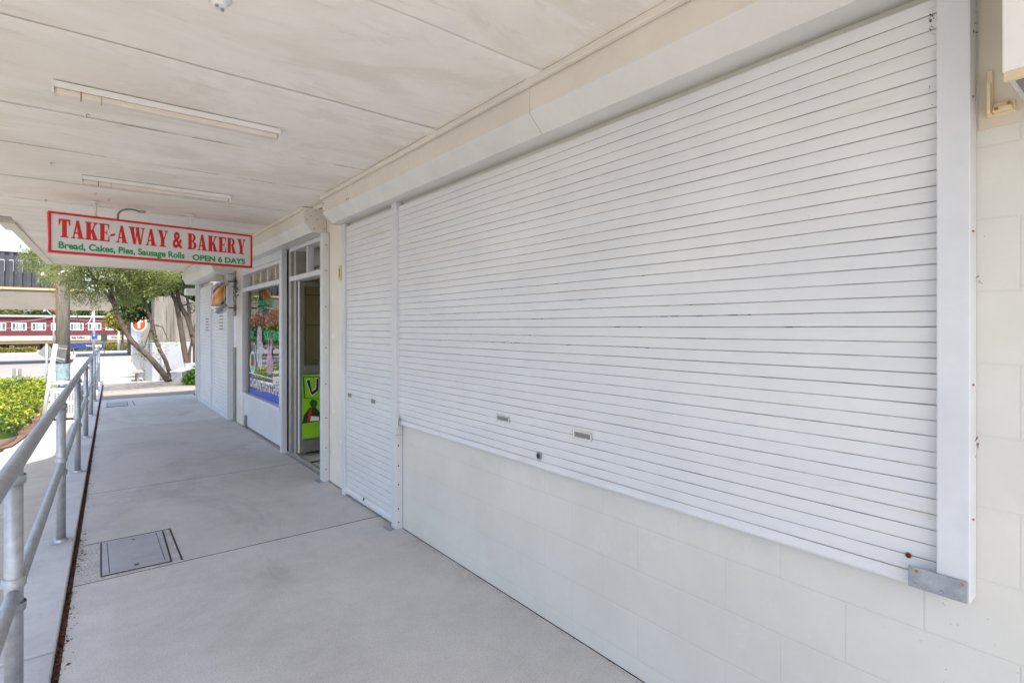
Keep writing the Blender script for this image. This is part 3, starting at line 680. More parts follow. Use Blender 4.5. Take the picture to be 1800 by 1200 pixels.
for (yy, zz) in ((4.20, 2.53), (4.24, 2.53), (4.80 - .02, 2.60), (4.78, 2.53)): q = MB(); q.cyl((1.64, yy, zz), (1.637, yy, zz), .005, 8); q.build('rivet', M['bolt'], hd)
h2 = hood('shutter_hood', 'cream shutter box above the bakery door and window', 5.31, 9.0, [7.4])
q = MB(); q.box(1.786, 1.848, 5.225, 5.31, 0, 2.42); g5 = q.build('guide_rail', M['guide'], h2, bevel=.003)
screws(5.2245, 1.815, (.12, .33, .62, .95, 1.3, 1.7, 2.05, 2.3), 'y', .006, M['bolt'], g5)
q = MB(); q.box(1.74, 1.79, 5.2, 5.34, 0, .006); q.build('foot_plate', M['steel_plate'], h2)
q = MB(); q.cyl((1.70, 4.95, 2.63), (1.70, 5.2, 2.63), .018, 10); q.build('conduit', M['cream_light'], h2)

# barber's shutters
yb0, ybm, yb1 = 9.80, wall_y(378), 12.6
sb = thing('roller_shutter', 'pair of white ribbed shutters closed over the barber shop at the far end', 'shutter', (W, 11.2, 0))
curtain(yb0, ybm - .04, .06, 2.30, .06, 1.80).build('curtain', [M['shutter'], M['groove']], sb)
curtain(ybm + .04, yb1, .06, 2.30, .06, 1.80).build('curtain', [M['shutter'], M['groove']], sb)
for a, c_ in ((9.70, 9.798), (ybm - .038, ybm + .038), (12.602, 12.68)):
    q = MB(); q.box(1.77, 1.857, a, c_, 0, 2.36); q.build('guide_rail', M['guide'], sb, bevel=.003)
q = MB(); q.box(1.785, 1.81, yb0, ybm - .04, .0, .058); q.box(1.785, 1.81, ybm + .04, yb1, .0, .058); q.build('bottom_bar', M['guide'], sb)
for (yc, zc) in ((11.75, 1.55), (10.35, 1.58)):
    q = MB()
    for k in range(5): q.box(1.794, 1.7965, yc - .17 + .03 * (k % 2), yc + .17 - .03 * (k % 2), zc - .12 + k * .055, zc - .12 + k * .055 + .02)
    q.build('faded_sticker', M['grey'], sb)
q = MB(); prof = [(1.856, 2.655), (1.52, 2.655), (1.50, 2.50), (1.56, 2.37), (1.856, 2.37)]
q.prism_y(prof, 9.55, 12.75); q.build('hood_casing', M['hood'], sb, bevel=.004)
en = thing('building_end_post', 'pale post and black recess at the far end of the barber shutters', 'post', (W, 12.9, 0))
q = MB(); q.box(1.86, 2.04, 12.70, 12.86, .0, 2.4); q.build('recess', M['black'], en)
q = MB(); q.box(1.80, 1.98, 13.12, 13.24, 0, 2.4); q.build('upright', M['cream_light'], en, bevel=.005)
q = MB(); q.box(1.62, 1.80, 13.12, 13.4, 2.18, 2.32); ac = q.build('vent_box', M['white'], en, bevel=.006)

# things on the pier by the barber pole
q = MB(); q.box(1.835, 1.849, 9.42, 9.60, 1.68, 2.40); tag(q.build('backing_board', M['grey'], bevel=.002), 'narrow dark grey board on the pier behind the barber pole', 'board')
q = MB(); q.box(1.846, 1.8492, 9.42, 9.61, 1.19, 1.665); tag(q.build('paper_notice', M['paper']), 'white paper notice taped to the pier under the grey board', 'notice')
q = MB(); q.box(1.835, 1.849, 9.42, 9.60, 0, 1.175); tag(q.build('downpipe_cover', M['grey'], bevel=.003), 'grey metal cover strip on the pier below the paper notice', 'cover strip')
q = MB(); rr = random.Random(2)
pts = [Vector((1.83, 9.42, 2.28))]
for i in range(26): pts.append(Vector((1.80 + rr.uniform(-.03, .03), 9.25 + .13 * math.sin(i * 1.1) + rr.uniform(-.03, .03), 2.25 - i * .013 + rr.uniform(-.05, .05))))
q.tube(pts, .005, 5); tag(q.build('loose_cable', M['black']), 'tangled black cable hanging beside the barber pole', 'cable')

bpx, bpy_ = 1.56, 9.14
bp_ = thing('barber_pole', 'chrome capped barber pole with orange and grey diagonal stripes', 'barber pole', (bpx, bpy_, 1.75))
q = MB(); q.lathe(bpx, bpy_, [(.0, 2.315), (.04, 2.31), (.075, 2.29), (.098, 2.25), (.108, 2.21), (.115, 2.20), (.125, 2.19), (.125, 2.155), (.11, 2.145), (.11, 2.12), (.0, 2.12)]); q.build('top_cap', M['chrome'], bp_)
q = MB(); q.lathe(bpx, bpy_, [(.0, 1.845), (.11, 1.845), (.11, 1.82), (.128, 1.815), (.128, 1.785), (.10, 1.775), (.10, 1.755), (.07, 1.72), (.03, 1.70), (.0, 1.70)]); q.build('bottom_cap', M['chrome'], bp_)
b = NB('barber_stripes'); sep = b.n.new('ShaderNodeSeparateXYZ'); tcn = b.n.new('ShaderNodeTexCoord'); b.l.new(tcn.outputs['Object'], sep.inputs[0])
ang = b.math('ARCTAN2', sep.outputs[1], sep.outputs[0]); u = b.math('FRACT', b.math('ADD', b.math('MULTIPLY', ang, 2 / (2 * PI)), b.math('MULTIPLY', sep.outputs[2], -3.2)))
cr = b.ramp(u, [(0, (.62, .42, .22)), (.16, (.62, .42, .22)), (.17, (.10, .085, .11)), (.34, (.10, .085, .11)), (.35, (.66, .46, .25)), (.50, (.68, .40, .16)), (.51, (.78, .16, .03)), (.74, (.80, .20, .03)), (.75, (.66, .36, .10)), (1, (.64, .42, .2))])
cr.node.color_ramp.interpolation = 'LINEAR'; M['barber'] = b.set(cr, .25)
q = MB(); q.lathe(bpx, bpy_, [(.092, 1.846), (.092, 2.119)], 32); q.build('striped_cylinder', M['barber'], bp_)
q = MB()
for a in (.4, 2.0, 3.6, 5.2): q.cyl((bpx + .108 * math.cos(a), bpy_ + .108 * math.sin(a), 1.83), (bpx + .108 * math.cos(a), bpy_ + .108 * math.sin(a), 2.14), .004, 6)
q.build('rod', M['chrome'], bp_)
q = MB(); q.tube([(bpx + .10, bpy_ + .02, 2.20), (bpx + .2, bpy_ + .08, 2.21), (1.834, 9.44, 2.21)], .010, 8); q.tube([(bpx + .10, bpy_ + .02, 1.80), (bpx + .2, bpy_ + .08, 1.80), (1.834, 9.44, 1.80)], .010, 8); q.box(1.826, 1.834, 9.42, 9.48, 1.75, 1.86); q.box(1.826, 1.834, 9.42, 9.48, 2.15, 2.28)
q.build('bracket', M['bolt'], bp_)

# key switch on the pier
ks = thing('key_switch', 'small yellowed key switch box on the peeling pier', 'switch', (1.85, 4.86, 1.95))
q = MB(); q.box(1.815, 1.849, 4.84, 4.89, 1.93, 2.07); q.build('box', M['cream'], ks, bevel=.003)
q = MB(); q.box(1.812, 1.8148, 4.86, 4.87, 1.96, 2.04); q.build('slot', M['bolt'], ks)

# things right of the big shutter
q = MB(); q.box(1.8465, 1.849, -1.2, .352, 2.018, 2.655); q.build('painted_band', M['cream_band'], bld)
bk = thing('wall_bracket', 'cream painted L shaped wall bracket with rusty screws beside the shutter guide', 'bracket', (1.85, .31, 2.04))
q = MB(); q.box(1.835, 1.849, .322, .334, 2.045, 2.165); q.box(1.835, 1.849, .279, .3215, 2.045, 2.075); q.build('plate', M['cream'], bk, bevel=.002)
q = MB(); q.box(1.82, 1.8345, .324, .332, 2.05, 2.13); q.box(1.82, 1.8345, .283, .320, 2.05, 2.062); q.build('flange', M['cream'], bk, bevel=.002)
q = MB(); q.cyl((1.8345, .312, 2.056), (1.815, .312, 2.056), .004, 10); q.cyl((1.8345, .288, 2.064), (1.815, .288, 2.064), .004, 10); q.build('screw', M['rust'], bk)
bx = thing('cabinet_box', 'white wall mounted box with a grey underside cut by the photo right edge', 'box', (1.7, .1, 2.06))
q = MB(); q.box(1.60, 1.848, -.45, .265, 2.066, 2.62); q.build('casing', M['white'], bx, bevel=.003)
q = MB(); q.box(1.615, 1.848, -.43, .245, 2.045, 2.0655); q.build('underside', M['grey'], bx)
q = MB(); q.box(1.60, 1.613, -.43, .262, 2.046, 2.0655); q.build('lip', M['cream'], bx)

# ================================================================= CANOPY
cn = thing('street_awning', 'cream painted concrete plank awning over the shop walkway', 'awning', (.6, 5, 2.66))
CZ = 2.665
joints = [-2.0, .9, 3.80, 4.60, 5.62, 6.55, 7.72, 8.62, 9.75, 10.9, 11.95, 12.9]
def xe(y): return -.60 + .028 * (y - 12.9)
q = MB(); rr = random.Random(4)
for a, c_ in zip(joints, joints[1:]):
    dz = rr.uniform(-.003, .003); e = .0035
    off = -.45 if c_ < 8.4 else 0  # near planks widened beyond view to shade the lower path
    q.prism_z([(xe(a) + off + .1, a + e), (1.90, a + e + .02), (1.90, c_ - e + .02), (xe(c_) + off + .1, c_ - e)], [CZ + dz, CZ + dz, CZ - dz, CZ - dz], CZ + .06)
q.build('soffit', M['soffit'], cn, bevel=.003)
q = MB(); q.prism_z([(-1.35, -2), (8, -2), (8, 12.9), (-.55, 12.9), (-.7, 8.6), (-1.15, 8.0)], CZ + .065, CZ + .19); q.build('slab', M['raw'], cn)
q = MB()
q.prism_z([(xe(8.62) , 8.63), (xe(8.62) + .10, 8.63), (xe(12.95) + .1, 12.95), (xe(12.95), 12.95)], CZ - .018, CZ + .22)
q.prism_z([(xe(-2) - .45 , -2.0), (xe(-2) - .35, -2.0), (xe(8.0) - .35, 8.0), (xe(8.0) - .45, 8.0)], CZ - .03, CZ + .22)
q.prism_z([(xe(8.2) - .04, 8.01), (xe(8.2) + .1, 8.01), (xe(8.6) + .1, 8.6), (xe(8.6) - .04, 8.6)], CZ - .03, CZ + .22)
q.build('edge_fascia', M['cream_light'], cn, bevel=.004)
q = MB(); q.box(xe(12.9) + .11, 1.95, 12.91, 13.0, CZ - .012, CZ + .22); q.build('end_fascia', M['cream_light'], cn, bevel=.004)
# raised mortar ribs at some joints
for (yj, wd, h_) in ((2.80, .12, .008), (1.87, .12, .008)):
    q = MB(); pts = []
    for k in range(25):
        x = -.6 + k * .1; pts.append((x, yj + .004 * math.sin(k * .7) + .01 * x))
    for (x0, y0), (x1, y1) in zip(pts, pts[1:]):
        q.add([(x0, y0 - wd / 2, CZ - .0035), (x0, y0, CZ - h_), (x0, y0 + wd / 2, CZ - .0035), (x1, y1 - wd / 2, CZ - .0035), (x1, y1, CZ - h_), (x1, y1 + wd / 2, CZ - .0035)], [(0, 1, 4, 3), (1, 2, 5, 4)], True)
    q.build('mortar_rib', M['mortar'], cn)
rr = random.Random(6)
for yj, segs in ((3.80, ((-.95, .42), (.5, .7), (1.38, 1.62))), (4.60, ((.55, .78), (.9, 1.62), (-.5, .1))), (5.62, ((-.9, 1.62),)), (6.55, ((-.9, .2), (.5, 1.6))), (7.72, ((-.9, 1.6),)), (8.62, ((-.7, 1.6),)), (9.75, ((-.6, 1.6),)), (10.9, ((-.6, 1.6),)), (11.95, ((-.6, 1.6),))):
    for a, c_ in segs:
        q = MB(); x = a
        while x < c_:
            x2 = min(c_, x + rr.uniform(.04, .22)); w_ = rr.uniform(.0012, .0032) * (1.3 if yj < 4 and a < 0 else 1)
            q.add([(x, yj - w_, CZ - .0045), (x2, yj - w_, CZ - .0045), (x2, yj + w_, CZ - .0045), (x, yj + w_, CZ - .0045)], [(0, 1, 2, 3)]); x = x2 + (rr.uniform(.01, .08) if rr.random() < .25 else 0)
        q.build('open_joint', M['gap'], cn)
for (x, y) in ((.0, 3.75), (-.2, 5.0), (.05, 5.9), (.15, 6.1), (.75, 9.3), (-.3, 6.5)):
    q = MB(); q.tube([(x + .008 * math.cos(a), y, CZ - .008 + .008 * math.sin(a)) for a in [k * PI / 5 for k in range(9)]], .0015, 6); q.build('hook', M['bolt'], cn)
# fluorescent battens
def batten(x0, x1, y, label):
    t = thing('fluorescent_light', label, 'ceiling light', ((x0 + x1) / 2, y, CZ - .06), 0, 'fluorescent battens under the awning')
    q = MB(); q.box(x0, x1, y - .028, y + .028, CZ - .034, CZ - .003); q.build('housing', M['white'], t, bevel=.003)
    q = MB(); q.prism_y([(x0 + .01, CZ - .062), (x0 + .01, CZ - .0345), (x1 - .01, CZ - .0345), (x1 - .01, CZ - .062)], y - .022, y + .03); q.build('diffuser', M['tube'], t, bevel=.006)
    for xx in (x0, x1): q = MB(); q.box(xx - .004, xx + .004 , y - .031, y + .034, CZ - .066, CZ - .003); q.build('end_cap', M['white'], t, bevel=.002)
    q = MB(); q.box(x0 + .10, x0 + .106, y - .0235, y + .031, CZ - .0632, CZ - .0346); q.box(x0 + .18, x0 + .183, y - .0235, y + .031, CZ - .0632, CZ - .0346); q.build('yellow_tape', M['ochre'], t)
batten(-.13, .88, 3.34, 'white fluorescent batten nearer the camera, longest in the photo, on the awning soffit')
batten(-.04, .98, 5.28, 'white fluorescent batten farther off, just in front of the bakery sign')
jf = thing('ceiling_fitting', 'small white round fitting on the soffit at the top edge of the photo', 'ceiling fitting', (.36, 2.14, CZ - .03))
q = MB(); q.lathe(.365, 2.14, [(.0, CZ - .030), (.02, CZ - .030), (.024, CZ - .024), (.024, CZ - .012), (.038, CZ - .010), (.038, CZ - .004)]); q.build('base', M['white'], jf)
q = MB(); q.cyl((.355, 2.13, CZ - .0305), (.355, 2.13, CZ - .036), .006, 8); q.cyl((.377, 2.15, CZ - .0305), (.377, 2.15, CZ - .036), .006, 8); q.build('terminal', M['galv'], jf)

# ================================================================= HANGING SIGN
o_ = Vector((-.275, 6.208, 0)); u_ = Vector((1.432 + .275, 6.471 - 6.208, 0)); LEN = u_.length; u_.normalize(); nrm = Vector((u_.y, -u_.x, 0))  # faces the camera
hs = thing('hanging_sign', 'white box sign with a red border reading TAKE-AWAY & BAKERY hung below the awning', 'sign', tuple(o_ + u_ * LEN / 2 + Vector((0, 0, 2.157))))
T_ = .09
def S(a, z, dpt=0): return o_ + u_ * a + Vector((0, 0, z)) + nrm * dpt
def sbox(q, a0, a1, z0, z1, d0, d1):
    c = (S(a0, z0, d0) + S(a1, z1, d1)) / 2; q.obox(c, u_ * (a1 - a0), nrm * (d1 - d0), Vector((0, 0, z1 - z0)))
q = MB(); sbox(q, .012, LEN - .012, 2.170, 2.508, -T_ + .004, -.004); fp = q.build('face_panel', M['sign'], hs)
q = MB(); sbox(q, 0, LEN, 2.157, 2.177, -T_, .003); sbox(q, 0, LEN, 2.500, 2.52, -T_, .003); sbox(q, 0, .02, 2.1775, 2.4995, -T_, .003); sbox(q, LEN - .02, LEN, 2.1775, 2.4995, -T_, .003)
q.build('border_frame', M['red'], hs, bevel=.002)
q = MB(); word, wid = slab_word('TAKE-AWAY & BAKERY'); a0, a1, z0, z1 = .07, 1.655, 2.298, 2.462; i = 0
for poly, fs in word:
    i += 1; q.add([S(a0 + p[0] / wid * (a1 - a0), z0 + p[1] * (z1 - z0), -.0028 + .00008 * (i % 9)) for p in poly], fs)
q.build('red_lettering', M['red'], fp)
q = MB(); put_text(q, 'Bread, Cakes, Pies, Sausage Rolls', S(.07, 2.179, -.002), u_ * .99, Vector((0, 0, .082)), .035); q.build('green_lettering', M['green'], fp)
q = MB(); put_text(q, 'OPEN 6 DAYS', S(1.13, 2.190, -.002), u_ * .52, Vector((0, 0, .062)), .04); q.build('green_lettering', M['green'], fp)
for a in (.34, 1.13):
    q = MB(); q.cyl(S(a, 2.515, -T_ / 2), S(a, 2.655, -T_ / 2), .011, 10); q.lathe(S(a, 0, -T_ / 2).x, S(a, 0, -T_ / 2).y, [(.012, 2.645), (.035, 2.652), (.035, 2.6615)], 12); q.lathe(S(a, 0, -T_ / 2).x, S(a, 0, -T_ / 2).y, [(.028, 2.521), (.014, 2.530)], 12); q.build('hanger', M['white'], hs)
q = MB(); pts = []
for k in range(13):
    t = k / 12 * PI * .72; pts.append(S(.62 - .11 * math.cos(t) , 2.56 + .075 * math.sin(t), -.045))
pts = [S(.51, 2.515, -.045)] + pts; q.tube(pts, .009, 8); arm_end = pts[-1]
q.build('conduit_arm', M['grey'], hs)
q = MB(); q.obox(arm_end + Vector((.015, 0, .008)), u_ * .05, nrm * .03, (0, 0, .025)); q.build('arm_bracket', M['galv'], hs)

# ================================================================= FOOTPATH FITTINGS
mh = thing('access_cover', 'large rectangular concrete access cover nearer the camera with black joint lines', 'access cover', (.25, 4.38, 0))
q = MB(); q.prism_z([(xk(4.03) + .005, 4.035), (.47, 4.035), (.47, 4.71), (xk(4.7) + .005, 4.71)], .0, .003); q.build('surround', M['patch'], mh)
q = MB(); q.prism_z([(.057, 4.055), (.423, 4.045), (.435, 4.69), (.065, 4.69)], .0035, .0055); q.prism_z([(.470, 4.04), (.482, 4.04), (.482, 4.73), (.470, 4.73)], .0, .003); q.prism_z([(xk(4.7) + .02, 4.712), (.480, 4.712), (.480, 4.725), (xk(4.7) + .02, 4.722)], .0, .0032); q.build('joint_line', M['gap'], mh)
q = MB(); q.prism_z([(.066, 4.065), (.413, 4.055), (.424, 4.68), (.075, 4.68)], .006, .009); cv = q.build('lid', M['cover'], mh, bevel=.002)
q = MB(); q.box(.10, .104, 4.08, 4.66, .0092, .0096); q.box(.385, .389, 4.08, 4.66, .0092, .0096); q.cyl((.24, 4.12, .0092), (.24, 4.12, .0102), .014, 12); q.cyl((.25, 4.62, .0092), (.25, 4.62, .0102), .010, 12); q.build('lifting_hole', M['gap'], cv)
m2 = thing('access_cover', 'small grey access cover set in the walkway far end by the rail', 'access cover', (.45, 13.2, 0))
q = MB(); q.prism_z([(.27, 12.62), (.60, 12.62), (.62, 13.35), (.29, 13.35)], .0, .003); q.build('joint_line', M['gap'], m2)
q = MB(); q.prism_z([(.28, 12.65), (.59, 12.65), (.61, 13.32), (.30, 13.32)], .0035, .006); q.build('lid', M['cover'], m2)
q = MB(); q.box(.70, .712, 12.6, 13.4, .0, .003); q.build('joint_line', M['gap'], m2)

# ================================================================= HANDRAIL
hr = thing('handrail', 'galvanised steel tube handrail with two rails along the walkway edge', 'handrail', (xr(8), 8, 0))
posty = [.40, 2.62, 4.84, 7.05, 9.20, 11.40, 13.60, 15.8, 18.0]
for i, y in enumerate(posty):
    x = xr(y); zb_ = .022 if y < 13.6 else .03
    q = MB(); q.cyl((x, y, zb_), (x, y, 1.0), .0265, 20); p = q.build('post', M['galv'], hr)
    q = MB(); q.box(x - .06, x + .06, y - .05, y + .05, zb_, zb_ + .007); q.lathe(x, y, [(.042, zb_ + .007), (.036, zb_ + .02), (.027, zb_ + .024)], 16); bpz = q.build('base_plate', M['galv'], p, bevel=.002)
    for z in (1.0, .545):
        q = MB(); d = Vector((.0282, 1, 0)).normalized()
        prof = [(-.042, .028), (-.042, .0355), (-.034, .037), (-.026, .043), (-.013, .0475), (0, .049), (.013, .0475), (.026, .043), (.034, .037), (.042, .0355), (.042, .028)]
        q.lathe(x, y, [(.028, z - .062), (.034, z - .060), (.035, z - .03)], 20)
        if z < .9: q.lathe(x, y, [(.035, z + .03), (.034, z + .058), (.028, z + .060)], 20)
        q.tube([Vector((x, y, z)) + d * a for a, r in prof], [r for a, r in prof], 20); q.build('collar', M['galv'], p)
for z, r in ((1.0, .0265), (.545, .0225)):
    q = MB(); q.tube([(xr(y), y, z) for y in (-1.5, 0, 2, 4, 6, 9, 12, 15, 18.0)], r, 20); q.build('rail', M['galv'], hr)

# ================================================================= LEFT SIDE: garden bed, bin, poles, signs
g = MB(); bed = [(-.98, 12.0), (-.86, 13.5), (-.86, 16), (-.95, 20), (-1.5, 27), (-2.5, 29.5), (-7, 29), (-7.5, 20), (-6, 12.5), (-3.5, 10.6), (-1.6, 10.8)]
g.prism_z(bed, [gz(y) - .1 for x, y in bed], [gz(y) + .03 for x, y in bed]); tag(g.build('garden_bed', M['mulch']), kind='structure')
g = MB(); kb = [(x, y) for x, y in bed] + [bed[0]]
# rounded kerb round the bed
def smooth_loop(pts, n=6):
    out = []; m = len(pts)
    for i in range(m):
        p0, p1, p2, p3 = [Vector((*pts[(i + k - 1) % m], 0)) for k in range(4)]
        for k in range(n):
            t = k / n; out.append(.5 * ((2 * p1) + (-p0 + p2) * t + (2 * p0 - 5 * p1 + 4 * p2 - p3) * t * t + (-p0 + 3 * p1 - 3 * p2 + p3) * t ** 3))
    return out
lp = smooth_loop([(-6.5, 12.6), (-3.5, 10.7), (-1.6, 10.9), (-1.12, 12.1), (-1.05, 13.2), (-1.3, 14.2)])[6:24]
g.tube([(p.x, p.y, gz(p.y) + .0) for p in lp], .055, 8); tag(g.build('garden_kerb', M['bark']), kind='structure')
# lime ground cover: mounded mass of leaf faces
def leaf_cloud(q, n, pt, size, rnd, flat=0.0, aspect=.45):
    for i in range(n):
        p = pt(rnd)
        d = Vector((rnd.gauss(0, 1), rnd.gauss(0, 1), rnd.gauss(0, 1) * (1 - flat) + .2)).normalized(); e = d.orthogonal().normalized(); e = (Matrix.Rotation(rnd.uniform(0, 2 * PI), 3, d) @ e)
        s_ = size * rnd.uniform(.6, 1.4)
        q.add([p, p + d * s_ * .5 + e * s_ * aspect * .5, p + d * s_, p + d * s_ * .5 - e * s_ * aspect * .5], [(0, 1, 2, 3)])
mounds = []
rnd = random.Random(11)
for i in range(70):
    y = rnd.uniform(13.4, 26.5); x = rnd.uniform(-6.8, -1.45 - (y > 22) * .4); mounds.append((x, y, rnd.uniform(.5, .95), rnd.uniform(.42, .62)))
for y in (13.3, 14.2, 15.2, 16.4, 17.6, 19, 20.4, 22, 23.5, 25): mounds.append((-1.33 - rnd.uniform(0, .1), y, .52, .50 + rnd.uniform(-.05, .05)))
for x in (-2.2, -3.0, -3.9): mounds.append((x, 12.7, .6, .45))
q = MB()
for (x, y, r, h_) in mounds:
    near = y < 18 and x > -4
    def pt(rn, x=x, y=y, r=r, h_=h_):
        a = rn.uniform(0, 2 * PI); t = rn.random() ** .5; f = rn.uniform(.86, 1.04)
        rr_ = r * t * (1 + .12 * math.sin(a * 5 + x * 7)); zz = h_ * math.sqrt(max(0, 1 - t * t * .92)) * f
        return Vector((x + rr_ * math.cos(a), y + rr_ * math.sin(a), gz(y) + .02 + zz * (1 + .1 * math.sin(a * 3 + y))))
    leaf_cloud(q, 520 if near else 260, pt, .055 if near else .085, rnd, .4, .6)
tag(q.build('ground_cover', M['leaf_hedge']), 'bright lime green mounded ground cover filling the kerbed garden bed beyond the rail', 'ground cover', kind='stuff')
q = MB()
for (x, y, r, h_) in mounds: q.lathe(x, y, [(r * .82, gz(y)), (r * .74, gz(y) + h_ * .45), (r * .45, gz(y) + h_ * .78), (0, gz(y) + h_ * .86)], 10)  # solid dark green dome inside each mound
tag(q.build('ground_cover_core', M['leaf_dark']), 'dark green cores inside the lime ground cover', 'ground cover', kind='stuff')

# bin
P = at_depth(119.5, 736, 12.2); bxx, byy = P.x, P.y; bz = gz(byy)
bn = thing('litter_bin', 'pale steel litter bin with punched square holes standing beyond the rail', 'bin', (bxx, byy, bz), -.25)
BW, BD, BH = .50, .50, .85
zT = H - (672 - 575) / 945 * 12.2
holes = [(cx, cz) for cz in (.20, .245, .29, .335, .48, .525, .57, .615) for cx in (-.13, -.085, -.04, .04, .085, .13)]
def W2(lx, ly, lz): return Vector((bxx, byy, bz)) + Matrix.Rotation(-.25, 3, 'Z') @ Vector((lx, ly, lz))
q = MB()
c8 = [(-BW / 2, -BD / 2), (BW / 2, -BD / 2), (BW / 2, BD / 2), (-BW / 2, BD / 2)]
Hh = zT - bz - .10
for z0, z1 in ((.05, Hh),): q.add([W2(x, y, z0) for x, y in c8] + [W2(x, y, z1) for x, y in c8], [(0, 3, 2, 1), (4, 5, 6, 7), (0, 1, 5, 4), (1, 2, 6, 5), (2, 3, 7, 6), (3, 0, 4, 7)])
bd = q.build('body', M['steelbin'], bn, bevel=.02)
q = MB()
for cx, cz in holes:
    a = .012; q.add([W2(cx * 1.2 + sx_ * a, -BD / 2 - .002, cz * Hh / .75 + sz_ * a) for sx_, sz_ in ((-1, -1), (1, -1), (1, 1), (-1, 1))], [(0, 1, 2, 3)])
    q.add([W2(BW / 2 + .002, cx * 1.2 + sx_ * a, cz * Hh / .75 + sz_ * a) for sx_, sz_ in ((-1, -1), (1, -1), (1, 1), (-1, 1))], [(0, 1, 2, 3)])
q.build('hole', M['black'], bd)
q = MB(); zz = Hh + .09
q.add([W2(x * 1.04, y * 1.04, zz) for x, y in c8] + [W2(x * 1.04, y * 1.04, zz + .025) for x, y in c8], [(0, 3, 2, 1), (4, 5, 6, 7), (0, 1, 5, 4), (1, 2, 6, 5), (2, 3, 7, 6), (3, 0, 4, 7)])
for x, y in c8: q.cyl(W2(x * .92, y * .92, Hh), W2(x * .92, y * .92, zz), .012, 8)
q.build('lid', M['steelbin'], bn)
q = MB(); q.add([W2(x * .9, y * .9, -.06) for x, y in c8] + [W2(x * .9, y * .9, .05) for x, y in c8], [(0, 3, 2, 1), (4, 5, 6, 7), (0, 1, 5, 4), (1, 2, 6, 5), (2, 3, 7, 6), (3, 0, 4, 7)]); q.build('foot', M['black'], bn)

# utility pole
P = at_depth(111, 600, 16); x, y = P.x, P.y
up = thing('utility_pole', 'thick weathered timber power pole with an orange conduit strip on its left side', 'utility pole', (x, y, gz(y)))
q = MB(); q.tube([(x, y, gz(y) - .1), (x, y, 2), (x + .01, y, 8.5)], [.17, .16, .14], 24); pl = q.build('shaft', M['wood'], up)
q = MB(); vl = -Vector((cY, -sY, 0)); c0 = Vector((x, y, 0)) + vl * .178
q.tube([c0 + Vector((0, 0, .55)), c0 + Vector((0, 0, 2)), c0 - vl * .02 + Vector((0, 0, 8))], .04, 10); q.build('conduit', M['orange'], up)
q = MB(); q.tube([(x, y, gz(y) + .0), (x, y, .42)], [.176, .168], 24, False); q.build('painted_sleeve', plain('flaking_blue_paint', (.20, .27, .30), .8, var=.35, scale=12), up)
q = MB(); fw = Vector((sY, cY, 0)); q.obox(Vector((x, y, 3.1)) - vl * .2 - fw * .25, (.16, -.05, .12), (.05, .05, 0), (0, 0, .07)); q.obox(Vector((x, y, 3.05)) + vl * .35 - fw * .3, (.03, -.03, .05), (.04, .04, 0), (0, 0, .06)); q.build('lamp_bracket', M['white'], up)
q = MB(); q.cyl(c0 + Vector((.12, -.16, 2.5)), c0 + Vector((.12, -.2, 2.5)), .02, 10); q.build('bolt', M['bolt'], up)

# old sign panel lashed to the pole, leaning white post, diamond sign back, short marker
def facing(P_, a=0): return Matrix.Rotation(a, 3, 'Z')
Rt = Vector((cY, -sY, 0)); Fw = Vector((sY, cY, 0)); Zv = Vector((0, 0, 1))
sp = thing('sign_panel', 'grey weathered sign board back strapped to the timber power pole', 'sign board', tuple(at_depth(108, 640, 15.2)))
q = MB(); A, B_, C_, D_ = at_depth(98, 605, 15.2), at_depth(118, 607, 15.55), at_depth(113, 640, 15.45), at_depth(96, 633, 15.2)
q.add([A, B_, C_, D_] + [p + Fw * .02 for p in (A, B_, C_, D_)], [(0, 1, 2, 3), (7, 6, 5, 4), (0, 4, 5, 1), (1, 5, 6, 2), (2, 6, 7, 3), (3, 7, 4, 0)]); q.build('panel', M['grey'], sp)
q = MB(); q.obox(at_depth(108, 612, 15.2), Rt * .3 - Zv * .05, Fw * .02, Zv * .03); q.obox(at_depth(106, 630, 15.1), Rt * .25 - Zv * .06, Fw * .02, Zv * .03); q.build('strap', M['steelbin'], sp)
A, B_ = at_depth(98, 605, 11.2), at_depth(74, 742, 11.2); B_.z = gz(B_.y)
q = MB(); q.tube([B_, A], .038, 14); q2 = q.build('leaning_post', M['white'], bevel=0); tag(q2, 'white plastic post leaning to the right beside the garden bed', 'post')
P = at_depth(82, 668, 19); zg = gz(P.y)
dg_ = thing('road_sign', 'diamond road sign seen from its grey back on a thin post', 'road sign', (P.x, P.y, zg))
q = MB(); q.cyl((P.x, P.y, zg), (P.x, P.y, at_depth(82, 604, 19).z), .028, 10); q.build('post', M['galv'], dg_)
cc = at_depth(83, 620, 19.05); r = .36
q = MB(); c4_ = [cc - Rt * r * 1.0, cc + Zv * .33, cc + Rt * .30, cc - Zv * .24]; q.add([p for p in c4_] + [p + Fw * .004 for p in c4_], [(0, 1, 2, 3), (7, 6, 5, 4), (0, 4, 5, 1), (1, 5, 6, 2), (2, 6, 7, 3), (3, 7, 4, 0)]); q.build('panel', M['grey'], dg_)
P = at_depth(30, 665, 22); zg = gz(P.y)
mk = thing('road_sign', 'small grey rectangular sign back on a short post behind the lime ground cover', 'road sign', (P.x, P.y, zg))
q = MB(); q.cyl((P.x, P.y, zg), (P.x, P.y, at_depth(30, 649, 22).z), .03, 10); q.build('post', M['galv'], mk)
q = MB(); q.obox(at_depth(30, 656, 22.05), Rt * .38, Fw * .01, Zv * .38); q.build('panel', M['grey'], mk)

